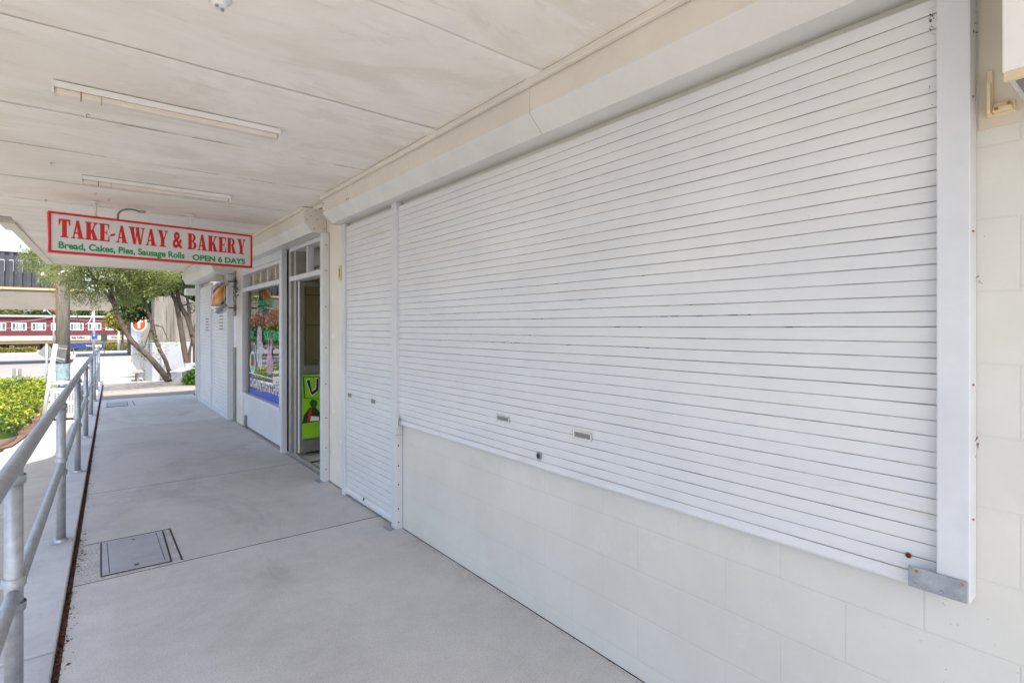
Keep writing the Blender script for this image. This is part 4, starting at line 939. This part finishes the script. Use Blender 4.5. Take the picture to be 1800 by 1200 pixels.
# ================================================================= BEYOND THE WALKWAY
# bench
P = at_depth(241, 669, 24.5); x, y, z = P.x, P.y, pz(P.y)
bc = thing('park_bench', 'slatted timber bench on steel legs against the white station wall', 'bench', (x, y, z))
sy_, L = .47, 1.7
for dy in (-L / 2 + .15, L / 2 - .15):
    q = MB(); q.box(x - .20, x + .20, y + dy - .03, y + dy + .03, z, z + .03); q.box(x - .04, x + .04, y + dy - .025, y + dy + .025, z + .03, z + .41); q.box(x - .22, x + .24, y + dy - .025, y + dy + .025, z + .41, z + .44); q.build('leg', M['dark_alu'], bc)
q = MB()
for k in range(4): q.box(x - .24 + k * .115, x - .14 + k * .115, y - L / 2, y + L / 2, z + .441, z + .47)
q.build('seat', plain('bench_timber', (.25, .22, .18), .7, var=.2), bc)
q = MB()
for k in range(3): q.obox((x + .25 + k * .02, y, z + .56 + k * .11), (.03, 0, 0), (0, L, 0), (0, 0, .09))
q.build('backrest', MATS['bench_timber'], bc)
q = MB(); q.obox((x + .30, y - L / 2 + .1, z + .62), (.03, 0, .0), (0, .04, 0), (0, 0, .42)); q.obox((x + .30, y + L / 2 - .1, z + .62), (.03, 0, .0), (0, .04, 0), (0, 0, .42)); q.build('back_support', M['dark_alu'], bc)

# station wall, white, with raw concrete abutment behind
def wx(y): return 1.87 + .026 * (y - 24)
sw = thing('station_wall', 'smooth white painted station wall with a long left side running down the ramp', 'wall', (wx(24), 24, -1))
q = MB(); q.prism_z([(wx(24), 24), (wx(24) + .25, 24), (wx(46) + .25, 46), (wx(46), 46)], -1.6, [.93, .93, .40, .40]); q.build('side_wall', M['bwall'], sw, bevel=.01)
q = MB(); q.box(wx(24) + .26, 3.2, 24.0, 24.25, -1.4, .93); q.box(3.23, 5.5, 24.02, 24.25, -1.4, .93); q.build('front_wall', M['bwall'], sw, bevel=.01)
q = MB(); q.cyl((wx(24) + .34, 23.96, -1), (wx(24) + .34, 23.96, .9), .05, 12); q.build('downpipe', M['bwall'], sw)
ab = thing('bridge_abutment', 'tall rain streaked raw concrete abutment with a sloping top behind the white wall', 'abutment', (3.5, 29.4, 0))
A1, A2, A3 = at_depth(268, 524, 25), at_depth(314, 517, 25), at_depth(348, 531, 25)
q = MB(); pts = [(A1.x, A1.z), (A2.x, A2.z), (A3.x, A3.z), (7.5, 1.5), (7.5, -1.5), (A1.x, -1.5)]; n = len(pts)
q.add([(a, 29.2, z_) for a, z_ in pts] + [(a, 31.2, z_) for a, z_ in pts], [tuple(range(n - 1, -1, -1)), tuple(range(n, 2 * n))] + [(i, (i + 1) % n, (i + 1) % n + n, i + n) for i in range(n)]); q.build('main_block', M['raw'], ab)
q = MB(); q.box(A1.x - .01, A1.x + .45, 28.9, 29.19, -1.5, A1.z - .25); q.box(A2.x - .2, A2.x + .1, 29.0, 29.19, -1.5, A2.z - .3); q.build('pilaster', M['raw'], ab)
# pylon with the T disc
P = at_depth(240, 600, 38.5); x, y = P.x, P.y
py = thing('station_pylon', 'grey cylindrical station pylon carrying an orange disc with a white T', 'station sign', (x, y, -1))
q = MB(); q.lathe(x, y, [(.33, pz(y)), (.33, H + (575 - 560) / 945 * 38.5), (.29, H + (575 - 558) / 945 * 38.5), (0, H + (575 - 557.5) / 945 * 38.5)], 28); q.build('column', M['galv'], py)
cc = at_depth(244.5, 569, 37.9)
def disc(r, lay, n=32): return [cc + Rt * r * math.cos(2 * PI * k / n) + Zv * r * math.sin(2 * PI * k / n) - Fw * lay for k in range(n)]
q = MB(); n = 32
for r0, l0, l1, m_ in ((.53, -.05, 0, 0),): q.add(disc(r0, l1) + disc(r0, l0), [tuple(range(n)), tuple(range(2 * n - 1, n - 1, -1))] + [(i, (i + 1) % n, (i + 1) % n + n, i + n) for i in range(n)])
ds = q.build('disc', M['white'], py)
q = MB(); q.add(disc(.47, .004), [tuple(range(n))]); q.build('orange_face', M['orange'], ds)
q = MB(); q.obox(cc + Zv * .19 - Fw * .008, Rt * .52, Fw * .002, Zv * .13); q.obox(cc - Zv * .085 - Fw * .008, Rt * .15, Fw * .002, Zv * .418); q.build('letter_t', M['white'], ds)

# low planter walls and bright shrub
pw = thing('planter_wall', 'low white planter wall with a grey capping beside the leaning tree trunks', 'planter wall', (2.0, 17.6, 0))
A, B_ = at_depth(300, 669, 14.9), at_depth(320, 669, 14.9)
q = MB(); q.prism_z([(A.x, A.y), (B_.x, B_.y), (B_.x + .5, B_.y + 1.3), (A.x + .5, A.y + 1.6)], -.3, .24); q.build('block', M['bwall'], pw, bevel=.01)
q = MB(); q.prism_z([(A.x - .02, A.y - .0), (B_.x + .02, B_.y - .02), (B_.x + .52, B_.y + 1.3), (A.x + .5, A.y + 1.6)], .241, .28); q.build('capping', M['strip'], pw, bevel=.005)
q = MB(); q.prism_z([(B_.x + .1, B_.y - .1), (2.28, 14.0), (2.42, 14.0), (B_.x + .5, B_.y + 1.2)], -.1, .05); q.build('edging', M['apron'], pw, bevel=.006)
g = MB(); g.prism_z([(2.0, 17.9), (2.40, 14.0), (6, 13.5), (6, 23), (2.2, 19.2)], -.2, .03); tag(g.build('planter_soil', M['mulch']), kind='structure')
g = MB(); g.prism_z([(A.x + .5, A.y + 1.2), (4.2, 19.4), (4.2, 19.7), (A.x + .5, A.y + 1.5)], -.2, .40); tag(g.build('retaining_kerb', M['bwall'], bevel=.01), 'low pale retaining kerb at the foot of the twisted dark trunks', 'retaining wall')

# ---- trees
def grow_tree(name, label, trunks, crowns, leaf, n_clump, blades, size, hang=.5, seed=1, cat='tree', aspect=.12, clumpr=.22):
    rn = random.Random(seed); base = Vector(trunks[0][0][0]); t = thing(name, label, cat, tuple(base))
    q = MB()
    for path, r0, r1 in trunks:
        P_ = [Vector(p) for p in path]; out = []
        for i in range(len(P_) - 1):
            a = P_[max(0, i - 1)]; b_ = P_[i]; c_ = P_[i + 1]; d = P_[min(len(P_) - 1, i + 2)]
            for k in range(5):
                u = k / 5; out.append(.5 * ((2 * b_) + (-a + c_) * u + (2 * a - 5 * b_ + 4 * c_ - d) * u * u + (-a + 3 * b_ - 3 * c_ + d) * u ** 3))
        out.append(P_[-1]); m = len(out)
        q.tube(out, [r0 + (r1 - r0) * i / (m - 1) * 1.0 + rn.uniform(-.006, .006) * (r0 > .03) for i in range(m)], 10)
    # side limbs into the crown
    for (c, rad) in crowns:
        c = Vector(c); best = min((Vector(p) for path, _, _ in trunks for p in path[len(path) // 2:]), key=lambda p: (p - c).length)
        for k in range(7 if rad[0] > .35 else 1):
            e = c + Vector((rn.uniform(-1, 1) * rad[0], rn.uniform(-1, 1) * rad[1], rn.uniform(-.7, .9) * rad[2])) * .7
            mid = (best + e) / 2 + Vector((rn.uniform(-.1, .1), rn.uniform(-.1, .1), rn.uniform(0, .25)))
            q.tube([best, mid, e], [.028, .016, .005], 5)
    q.build('trunk', M['bark'], t)
    q = MB(); tot = sum(r[0] * r[1] * r[2] for _, r in crowns)
    for (c, rad) in crowns:
        c = Vector(c); nc = int(n_clump * rad[0] * rad[1] * rad[2] / tot)
        for i in range(nc):
            while True:
                v_ = Vector((rn.uniform(-1, 1), rn.uniform(-1, 1), rn.uniform(-1, 1)))
                if .15 < v_.length < 1: break
            p = c + Vector((v_.x * rad[0], v_.y * rad[1], v_.z * rad[2])); dr_ = Vector((rn.gauss(0, 1), rn.gauss(0, 1), rn.gauss(0, .5) - hang * .6)).normalized()
            for k in range(blades):
                s_ = size * rn.uniform(.6, 1.3); o = p + dr_ * clumpr * rn.uniform(-1, 1) + Vector((rn.gauss(0, .05), rn.gauss(0, .05), rn.gauss(0, .05)))
                d = (dr_ + Vector((rn.gauss(0, .6), rn.gauss(0, .6), rn.gauss(0, .6) - hang * .3))).normalized(); e = d.orthogonal().normalized(); e = Matrix.Rotation(rn.uniform(0, PI), 3, d) @ e * s_ * aspect
                q.add([o - e * .3, o + d * s_ * .5 + e, o + d * s_, o + d * s_ * .5 - e], [(0, 1, 2, 3)])
    q.build('crown', leaf, t)
    return t
def tp(lst, d0, d1): n = len(lst) - 1; return [tuple(at_depth(px, py_, d0 + (d1 - d0) * i / n)) for i, (px, py_) in enumerate(lst)]
A0 = tp([(297, 670), (280, 648), (262, 627), (244, 611), (230, 597), (217, 575), (204, 545), (193, 508), (186, 478), (176, 445)], 14.8, 14.6)
A1b = tp([(204, 545), (190, 520), (172, 497), (158, 478), (140, 450)], 14.65, 14.2)
grow_tree('leaning_tree', 'feathery grey green tree whose trunk leans furthest left over the path', [(A0, .085, .04), (A1b, .035, .015)],
    [(at_depth(165, 492, 14.6), (.85, .8, .42)), (at_depth(208, 478, 14.6), (.6, .7, .45)), (at_depth(150, 455, 14.2), (1.0, 1.0, .5)), (at_depth(190, 510, 14.8), (.45, .45, .35)), (at_depth(150, 515, 14.6), (.5, .4, .4)), (Vector((.4, 14.1, 4.3)), (1.5, 1.0, .6)), (Vector((1.9, 14.6, 4.4)), (1.2, 1.2, .6))], M['leaf_soft'], 1200, 24, .085, .7, 21)
grow_tree('drooping_branch_tree', 'thin street tree whose leaves hang against the dark bridge screen left of the pole', [([tuple(at_depth(-260, 660, 24)), tuple(at_depth(-220, 520, 24)), tuple(at_depth(-120, 380, 23)), tuple(at_depth(40, 400, 21)), tuple(at_depth(80, 440, 20))], .10, .02)],
    [(at_depth(88, 480, 19), (.36, .5, .42)), (at_depth(60, 462, 20), (.5, .6, .35)), (at_depth(96, 492, 19), (.22, .3, .25)), (at_depth(75, 440, 20), (.7, .6, .4))], M['leaf_soft'], 190, 20, .10, .6, 22)
B0 = tp([(301, 672), (298, 655), (290, 632), (280, 612), (273, 594), (268, 570), (261, 550), (254, 530), (246, 505), (240, 470), (236, 440)], 15.1, 15.2)
grow_tree('leaning_tree', 'second leaning tree with light leaf tufts low on its trunk before the T disc', [(B0, .062, .032)],
    [(at_depth(250, 497, 15.2), (.75, .8, .45)), (at_depth(225, 520, 15.4), (.45, .5, .3)), (at_depth(252, 612, 15.0), (.20, .25, .25)), (at_depth(262, 628, 14.9), (.12, .2, .13)), (at_depth(286, 598, 15.2), (.26, .2, .12)), (at_depth(282, 622, 15.2), (.12, .15, .1)), (at_depth(262, 470, 15.2), (1.0, .9, .4))], M['leaf_soft'], 560, 24, .085, .6, 23)
C0 = tp([(332, 650), (326, 625), (321, 595), (315, 560), (309, 530), (298, 512), (288, 500), (284, 480)], 18, 18)
C1 = tp([(345, 645), (344, 612), (337, 585), (330, 560), (318, 538), (312, 515), (310, 480), (305, 450)], 18.2, 18)
C2 = tp([(337, 590), (334, 565), (331, 535), (326, 505), (325, 470), (322, 440)], 18.1, 18.2)
C3 = tp([(333, 650), (333, 620), (337, 600), (342, 575), (347, 560), (352, 520)], 18.1, 18.2)
grow_tree('twisted_tree', 'dark twisted multi stemmed tree in the planter beside the barber shutters', [(C0, .10, .045), (C1, .10, .045), (C2, .06, .025), (C3, .05, .025)],
    [(at_depth(305, 490, 18), (.8, .8, .40)), (at_depth(335, 478, 18), (.8, .8, .4)), (at_depth(290, 500, 18.4), (.35, .35, .3)), (at_depth(345, 540, 18.6), (.2, .3, .16))], M['leaf_mid'], 420, 24, .11, .4, 24)
D0 = [tuple(at_depth(275, 640, 27)), tuple(at_depth(270, 560, 27)), tuple(at_depth(262, 480, 27))]
grow_tree('broadleaf_tree', 'dark green broadleaf tree standing behind the orange T disc', [(D0, .15, .08)],
    [(at_depth(242, 540, 25.5), (.85, .7, .55)), (at_depth(225, 545, 25.5), (.55, .5, .5)), (at_depth(262, 520, 26), (.9, .7, .9)), (at_depth(330, 505, 27), (1.6, .9, .9)), (at_depth(352, 520, 28), (.9, .9, 1.0))], M['leaf_dark'], 700, 14, .17, .1, 25, aspect=.35)
# bright shrub in the planter
def shrub(name, label, c, rad, leaf, n, size, seed, cat='shrub', group=None):
    rn = random.Random(seed); c = Vector(c)
    t = thing(name, label, cat, (c.x, c.y, c.z), 0, group)
    def pt(r_):
        a = r_.uniform(0, 2 * PI); h_ = r_.random(); f = math.sqrt(max(0, 1 - (h_ * 1.0) ** 2)) * r_.uniform(.55, 1.05)
        return c + Vector((math.cos(a) * rad[0] * f, math.sin(a) * rad[1] * f, h_ * rad[2] * r_.uniform(.8, 1.1)))
    q = MB(); leaf_cloud(q, n, pt, size, rn, .2, .5); q.build('foliage', leaf, t)
    q = MB()
    for k in range(5): q.tube([c + Vector((rn.uniform(-.05, .05), rn.uniform(-.05, .05), 0)), c + Vector((rn.uniform(-.6, .6) * rad[0], rn.uniform(-.6, .6) * rad[1], rad[2] * .8))], .02, 5)
    q.build('stem', M['bark'], t); return t
P = at_depth(345, 660, 14.2); shrub('shrub', 'bright green leafy shrub in the planter beside the barber shop corner', (P.x + .12, P.y, .03), (.42, .42, .42), M['leaf_bright'], 2600, .07, 31)

# ---- railway bridge
br_ = thing('rail_bridge', 'concrete railway bridge with dark ribbed screens crossing over the road', 'bridge', (-10, 58, gz(58)))
q = MB(); q.box(-60, 3.1, 58, 66, 3.4, 4.5); q.box(-60, 3.1, 57.7, 58.0, 2.93, 4.48); q.box(-60, 3.1, 57.45, 57.7, 2.90, 3.25); q.build('girder', M['girder'], br_)
q = MB(); q.box(-60, -.2, 57.60, 57.9, 4.482, 4.66); q.build('ledge', M['ochre'], br_)
q = MB(); q.box(-60, -.2, 57.95, 58.05, 4.66, 7.45)
k = -60.0
while k < -.3:
    q.box(k, k + .24, 57.74, 57.949, 4.66, 6.75); q.box(k, k + .24, 57.86, 57.9495, 6.75, 7.45); k += .52
q.build('ribbed_screen', M['fin'], br_)
q = MB(); q.box(-60, -.2, 57.8, 58.2, 7.45, 7.65); k = -60.0
while k < -.3:
    q.box(k - .01, k + .25, 57.72, 57.738, 6.74, 6.82); q.box(k + .235, k + .26, 57.722, 57.74, 5.9, 6.739); k += .52
q.build('pale_capping', M['bwall'], br_)
q = MB(); q.box(-30, -26, 59, 65, -4, 3.4); q.box(3.11, 12, 56.5, 67, -4, 4.3); q.build('pier', M['girder'], br_)

# ---- red building across the road
YB = 131.0
rb = thing('brick_building', 'long two storey dark red brick shop building across the road', 'building', (-15, YB, gz(120)))
zr, zg2 = 3.35, gz(120) - .1
q = MB(); q.box(-60, 14, YB, YB + 12, -.05, zr); q.build('upper_wall', M['brick'], rb)
q = MB(); q.box(-60.3, 14.3, YB - .35, YB + 12.3, zr + .001, zr + .35); q.build('parapet', M['stainwhite'], rb)
q = MB(); q.box(-60, 14, YB + .5, YB + 12, zg2, -.051); q.build('lower_wall', M['curtainpale'], rb)
q = MB(); q.box(-60, 14, YB - 2.6, YB + .49, -.9, -.06); q.build('awning', M['stainwhite'], rb)
q = MB(); q.box(-60, 14, YB - 2.2, YB + .3, -1.45, -.91); q.build('awning_valance', M['ochre'], rb)
xs = [plane_y(px, 570, YB).x for px in (33.5, 67.5, 101, 135, 167, 197)]; step = (xs[-1] - xs[0]) / 5
allx = [xs[0] + step * i for i in range(-14, 9)]
for xw in allx:
    q = MB(); w2, z0, z1 = .98, .92, 2.28
    q.box(xw - w2, xw + w2, YB - .12, YB - .02, z0, z0 + .12); q.box(xw - w2, xw + w2, YB - .12, YB - .02, z1 - .1, z1); q.box(xw - w2, xw - w2 + .1, YB - .12, YB - .02, z0 + .12, z1 - .1); q.box(xw + w2 - .1, xw + w2, YB - .12, YB - .02, z0 + .12, z1 - .1); q.box(xw - .45, xw - .38, YB - .11, YB - .02, z0 + .12, z1 - .1); q.box(xw + .40, xw + .47, YB - .11, YB - .02, z0 + .12, z1 - .1)
    wf = q.build('window', M['white'], rb)
    q = MB(); q.box(xw - w2 + .1, xw + w2 - .1, YB - .06, YB - .01, z0 + .12, z1 - .1); q.build('pane', M['win'], wf)
    q = MB(); q.box(xw - .20, xw + .30, YB - .075, YB - .062, z0 + .12, z1 - .1); q.build('blind', M['curtainpale'], wf)
q = MB(); k = -55; rr = random.Random(8)
while k < 13:
    wdt = rr.choice([1.3, 1.3, 1.3, 2.2]); q.box(k, k + wdt - .12, YB + .42, YB + .48, zg2 + .3, -1.46) ; k += wdt
q.build('shopfront_glass', M['shopglass'], rb)
for px0, px1 in ((0, 10), (13, 26), (70, 74), (186, 199)): q = MB(); a = plane_y(px0, 600, YB).x; c_ = plane_y(px1, 600, YB).x; q.box(a, c_, YB + .30, YB + .41, zg2, -1.46); q.build('dark_shopfront', M['black'], rb)
q = MB(); a = plane_y(16, 600, YB).x; q.box(a, a + .7, YB + .27, YB + .295, zg2 + .7, -1.75); a = plane_y(201, 600, YB).x; q.build('poster', M['white'], rb)
q = MB(); a = plane_y(201, 600, YB).x; q.box(a, a + .9, YB + .3, YB + .41, zg2, -1.46); q.build('pink_panel', M['terra'], rb)
q = MB()
a, c_ = plane_y(126, 588, YB - 2.62).x, plane_y(149, 588, YB - 2.62).x; put_text(q, "Bella Coiffure", (a, YB - 2.62, -.62), (c_ - a, 0, 0), (0, 0, .42), .03)
a, c_ = plane_y(195, 588, YB - 2.62).x, plane_y(214, 588, YB - 2.62).x; put_text(q, "NEWSAGENT", (a, YB - 2.62, -.62), (c_ - a, 0, 0), (0, 0, .35), .03)
q.build('fascia_lettering', M['black'], rb)

# yellow hedge in front of it
def hedge(name, label, x0, x1, y, h_, seed):
    rn = random.Random(seed); t = thing(name, label, 'hedge', ((x0 + x1) / 2, y, gz(y)))
    q = MB()
    def pt(r_):
        xx = r_.uniform(x0, x1); b_ = .5 + .5 * abs(math.sin(xx * .9 + seed)); zz = r_.random()
        return Vector((xx, y + r_.uniform(-.8, .8) * math.sqrt(1 - zz * .7), gz(y) + zz * h_ * (.75 + .3 * b_)))
    leaf_cloud(q, int((x1 - x0) * 300), pt, .22, rn, .3, .7); q.build('foliage', M['leaf_yellow'], t)
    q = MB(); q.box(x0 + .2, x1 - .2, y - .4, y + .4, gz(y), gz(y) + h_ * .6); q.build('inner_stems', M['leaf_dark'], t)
yh = 108
hedge('hedge', 'clipped yellow green hedge right of the timber pole across the road', plane_y(122, 620, yh).x, plane_y(240, 620, yh).x, yh, 1.25, 3)
hedge('hedge', 'low yellow hedge left of the timber pole across the road', plane_y(-60, 620, yh + 8).x, plane_y(64, 620, yh + 8).x, yh + 8, .75, 5)
g = MB(); g.box(-50, 12, yh - 1.6, yh - 1.3, gz(yh) - .2, gz(yh) + .14); tag(g.build('far_kerb', M['strip']), kind='structure')

# blue advertising board and other far street furniture
def board(name, label, cat, px0, py0, px1, py1, d, mat, posts=True, parts=None):
    A = at_depth(px0, py0, d); B_ = at_depth(px1, py1, d); t = thing(name, label, cat, ((A.x + B_.x) / 2, (A.y + B_.y) / 2, gz(A.y)))
    q = MB(); c = (A + B_) / 2; q.obox(c, Rt * ((px1 - px0) / F * d), Fw * .08, Zv * abs(A.z - B_.z)); pn = q.build('panel', M[mat], t, bevel=.01)
    if posts:
        q = MB()
        for s_ in (-.42, .42): p = c + Rt * ((px1 - px0) / F * d * s_) + Fw * .06; q.cyl((p.x, p.y, gz(p.y)), (p.x, p.y, c.z), .05, 8)
        q.build('post', M['grey'], t)
    return t, pn, c
t, pn, c = board('advertising_board', 'long blue board with small white writing standing before the yellow hedge', 'advertising board', 124, 604, 184, 611.5, 75, 'blue')
q = MB(); put_text(q, 'Tooronga', c + Rt * -.2 - Fw * .05 - Zv * .1, Rt * .75, Zv * .22, .03); q.build('lettering', M['white'], pn)
q = MB()
for dx in (.85, 1.3, 1.75): q.obox(c + Rt * dx - Fw * .045, Rt * .38, Fw * .01, Zv * .36)
q.build('pale_print', M['white'], pn)
t, pn, c = board('street_sign', 'square blue sign with a pale ring fixed to the tapered grey pole', 'sign', 161, 586, 171, 596, 62, 'lblue', False)
q = MB(); q.tube([c + Rt * (.09 * math.cos(a)) + Zv * (.12 + .09 * math.sin(a)) - Fw * .05 for a in [k * PI / 8 for k in range(17)]], .015, 5); q.build('ring', M['white'], pn)
P = at_depth(158.5, 600, 62.3); q = MB(); q.cyl((P.x, P.y, gz(P.y)), (P.x, P.y, at_depth(158, 585, 62.3).z), .03, 6); q.build('post', M['black'], t)
P = at_depth(165, 600, 63)
q = MB(); q.tube([(P.x, P.y, gz(P.y)), (P.x, P.y, at_depth(165, 546, 63).z)], [.17, .09], 12); tag(q.build('light_pole', plain('mauve_grey_pole', (.26, .24, .28), .5)), 'tapered mauve grey pole behind the square blue sign', 'pole')
t, pn, c = board('road_sign', 'pale grey square sign back on a thin post right of the square blue sign', 'road sign', 178, 585, 188, 600, 50, 'stainwhite', False)
q = MB(); q.cyl((c.x + .01, c.y + .1, gz(c.y)), (c.x + .01, c.y + .1, c.z + .3), .03, 8); q.build('post', M['galv'], t)
P = at_depth(208.5, 620, 85); q = MB(); q.tube([(P.x, P.y, gz(P.y)), (P.x, P.y, at_depth(208, 570, 85).z)], [.17, .14], 12); tag(q.build('street_pole', plain('pale_green_pole', (.30, .42, .32), .6)), 'pale green painted pole rising from the yellow hedge', 'pole')
P = at_depth(94.5, 600, 70); topz = at_depth(94, 553, 70).z
lp_ = thing('street_lamp', 'grey street lamp post with a slanting arm left of the timber power pole', 'street lamp', (P.x, P.y, gz(P.y)))
q = MB(); q.tube([(P.x, P.y, gz(P.y)), (P.x, P.y, topz)], [.14, .08], 10); q.build('post', M['grey'], lp_)
q = MB(); q.tube([(P.x, P.y, topz - .3), tuple(at_depth(82, 545, 69.5))], .045, 6); q.build('arm', M['galv'], lp_)
q = MB(); q.obox(at_depth(81, 544, 69.5), Rt * .6 + Zv * .4, Fw * .15, Zv * .12); q.build('lamp_head', M['white'], lp_)
for k, (pa, pb, d1, d2, lab) in enumerate((((-30, 566), (93, 557), 60, 70, 'upper pale overhead wire slung left of the lamp post'), ((-30, 575), (93, 571), 60, 70, 'middle pale overhead wire slung left of the lamp post'), ((93, 571), (208, 576), 70, 85, 'pale overhead wire from the lamp post to the green pole'), ((93, 558), (260, 563), 70, 90, 'highest pale overhead wire crossing the red facade'))):
    A, B_ = at_depth(*pa, d1), at_depth(*pb, d2); q = MB(); q.tube([A.lerp(B_, t_) - Zv * (.25 * 4 * t_ * (1 - t_)) for t_ in [i / 10 for i in range(11)]], .035, 5); tag(q.build('overhead_wire', M['stainwhite']), lab, 'wire')
q = MB(); q.tube([tuple(at_depth(163, 548, 62)), tuple(at_depth(162, 556, 62)), tuple(at_depth(157, 566, 62)), tuple(at_depth(150, 570, 62))], .04, 6); tag(q.build('lamp_outreach', M['white']), 'curved white outreach arm hanging off the mauve grey pole', 'lamp arm')
q = MB(); q.tube([tuple(at_depth(130, 545, 60)), tuple(at_depth(142, 568, 60))], .05, 6); tag(q.build('stay_wire', M['bolt']), 'dark slanting stay wire before the red facade', 'wire')

# ---- far trees
def far_tree(px, py_, d, rx, rz_, leaf, seed, label, top=None):
    c = at_depth(px, py_, d); zg = gz(c.y)
    return grow_tree('street_tree', label, [([(c.x, c.y, zg), (c.x + .1, c.y, (zg + c.z) / 2), (c.x, c.y, c.z)], .16 + rz_ * .03, .05)],
        [(c, (rx, rx, rz_)), (c + Vector((rx * .5, 0, -rz_ * .3)), (rx * .6, rx * .6, rz_ * .6)), (c + Vector((-rx * .6, 0, -rz_ * .2)), (rx * .55, rx * .6, rz_ * .5))], leaf, int(90 + rx * 28), 16, .16 + d * .0022, .1, seed, aspect=.4, clumpr=.35)
far_tree(214, 563, 80, 2.0, 1.7, M['leaf_yellow'], 41, 'yellow green small tree at the right end of the brick building')
lbs = ['yellow tinged tree behind the roof at the photo left edge', 'round green tree behind the brick roof left of the lamp post', 'dense green tree behind the roof beside the timber pole', 'green tree behind the roof right of the timber pole', 'pale green tree behind the roof near the mauve pole', 'dark tree behind the right part of the brick roof']
for i, px in enumerate((4, 42, 82, 132, 165, 200)): far_tree(px, 551 + (i % 3) * 2, 165, 4.6 + (i % 2), 3.2, (M['leaf_yellow'] if i == 0 else M['leaf_mid'] if i % 2 else M['leaf_dark']), 50 + i, lbs[i])
hg = MB(); pts = [(-400, 200, 2)]
hg.add([(-500, 300, -4), (400, 300, -4), (400, 330, 7), (-500, 330, 9), (-500, 420, 12), (400, 420, 10)], [(0, 1, 2, 3), (3, 2, 5, 4)]); tag(hg.build('hills', M['leaf_mid']), kind='structure')
# trees and fence across the road on the left: seen mirrored in the bakery window
for i, (x, y, r) in enumerate(((-8.6, 43, 1.9), (-11.5, 48, 2.6), (-14.5, 44, 2.2), (-9.6, 53, 2.1))):
    grow_tree('street_tree', ['round green tree nearest the bridge screen, mirrored low in the bakery window', 'tallest green tree by the bridge, mirrored in the bakery window', 'small green tree left of the tall one, mirrored in the bakery window', 'green tree right under the bridge edge, mirrored in the bakery window'][i], [([(x, y, gz(y)), (x, y, gz(y) + 1.5), (x, y, gz(y) + 2.6)], .14, .05)],
        [((x, y, gz(y) + 2.9), (r, r, r * .75)), ((x + .5, y - .8, gz(y) + 1.8), (r * .7, r * .7, r * .45))], M['leaf_mid'] if i % 2 else M['leaf_soft'], 380, 16, .20, .2, 70 + i, aspect=.4, clumpr=.3)
shrub('shrub', 'round bright shrub before the pale rail fence, mirrored in the bakery window', (-6.9, 37, gz(37)), (.9, .9, 1.1), M['leaf_bright'], 3000, .1, 77)
fc = thing('railing_fence', 'pale rail fence beyond the car park, mirrored in the bakery window', 'fence', (-13, 39, gz(39)))
for z in (.5, .8, 1.1): q = MB(); q.tube([(x, 39, gz(39) + z) for x in (-22, -14, -6.6)], .03, 6); q.build('rail', M['white'], fc)
for x in range(-22, -6, 2): q = MB(); q.cyl((x, 39, gz(39)), (x, 39, gz(39) + 1.15), .04, 6); q.build('post', M['white'], fc)
# grit swept against the wall foot
q = MB(); rnd = random.Random(12)
for i in range(900):
    y = rnd.uniform(.4, 12.5); x = 1.838 - abs(rnd.gauss(0, .012)); s_ = rnd.uniform(.002, .006)
    if 5.3 < y < 6.8: continue
    a = rnd.random() * PI; q.add([(x - s_ * math.cos(a), y - s_ * math.sin(a), .002), (x + s_ * .5, y, .004), (x + s_ * math.cos(a), y + s_ * math.sin(a), .002)], [(0, 1, 2)])
tag(q.build('grit', M['litter']), 'dark grit swept against the foot of the shop wall', 'grit', kind='stuff')
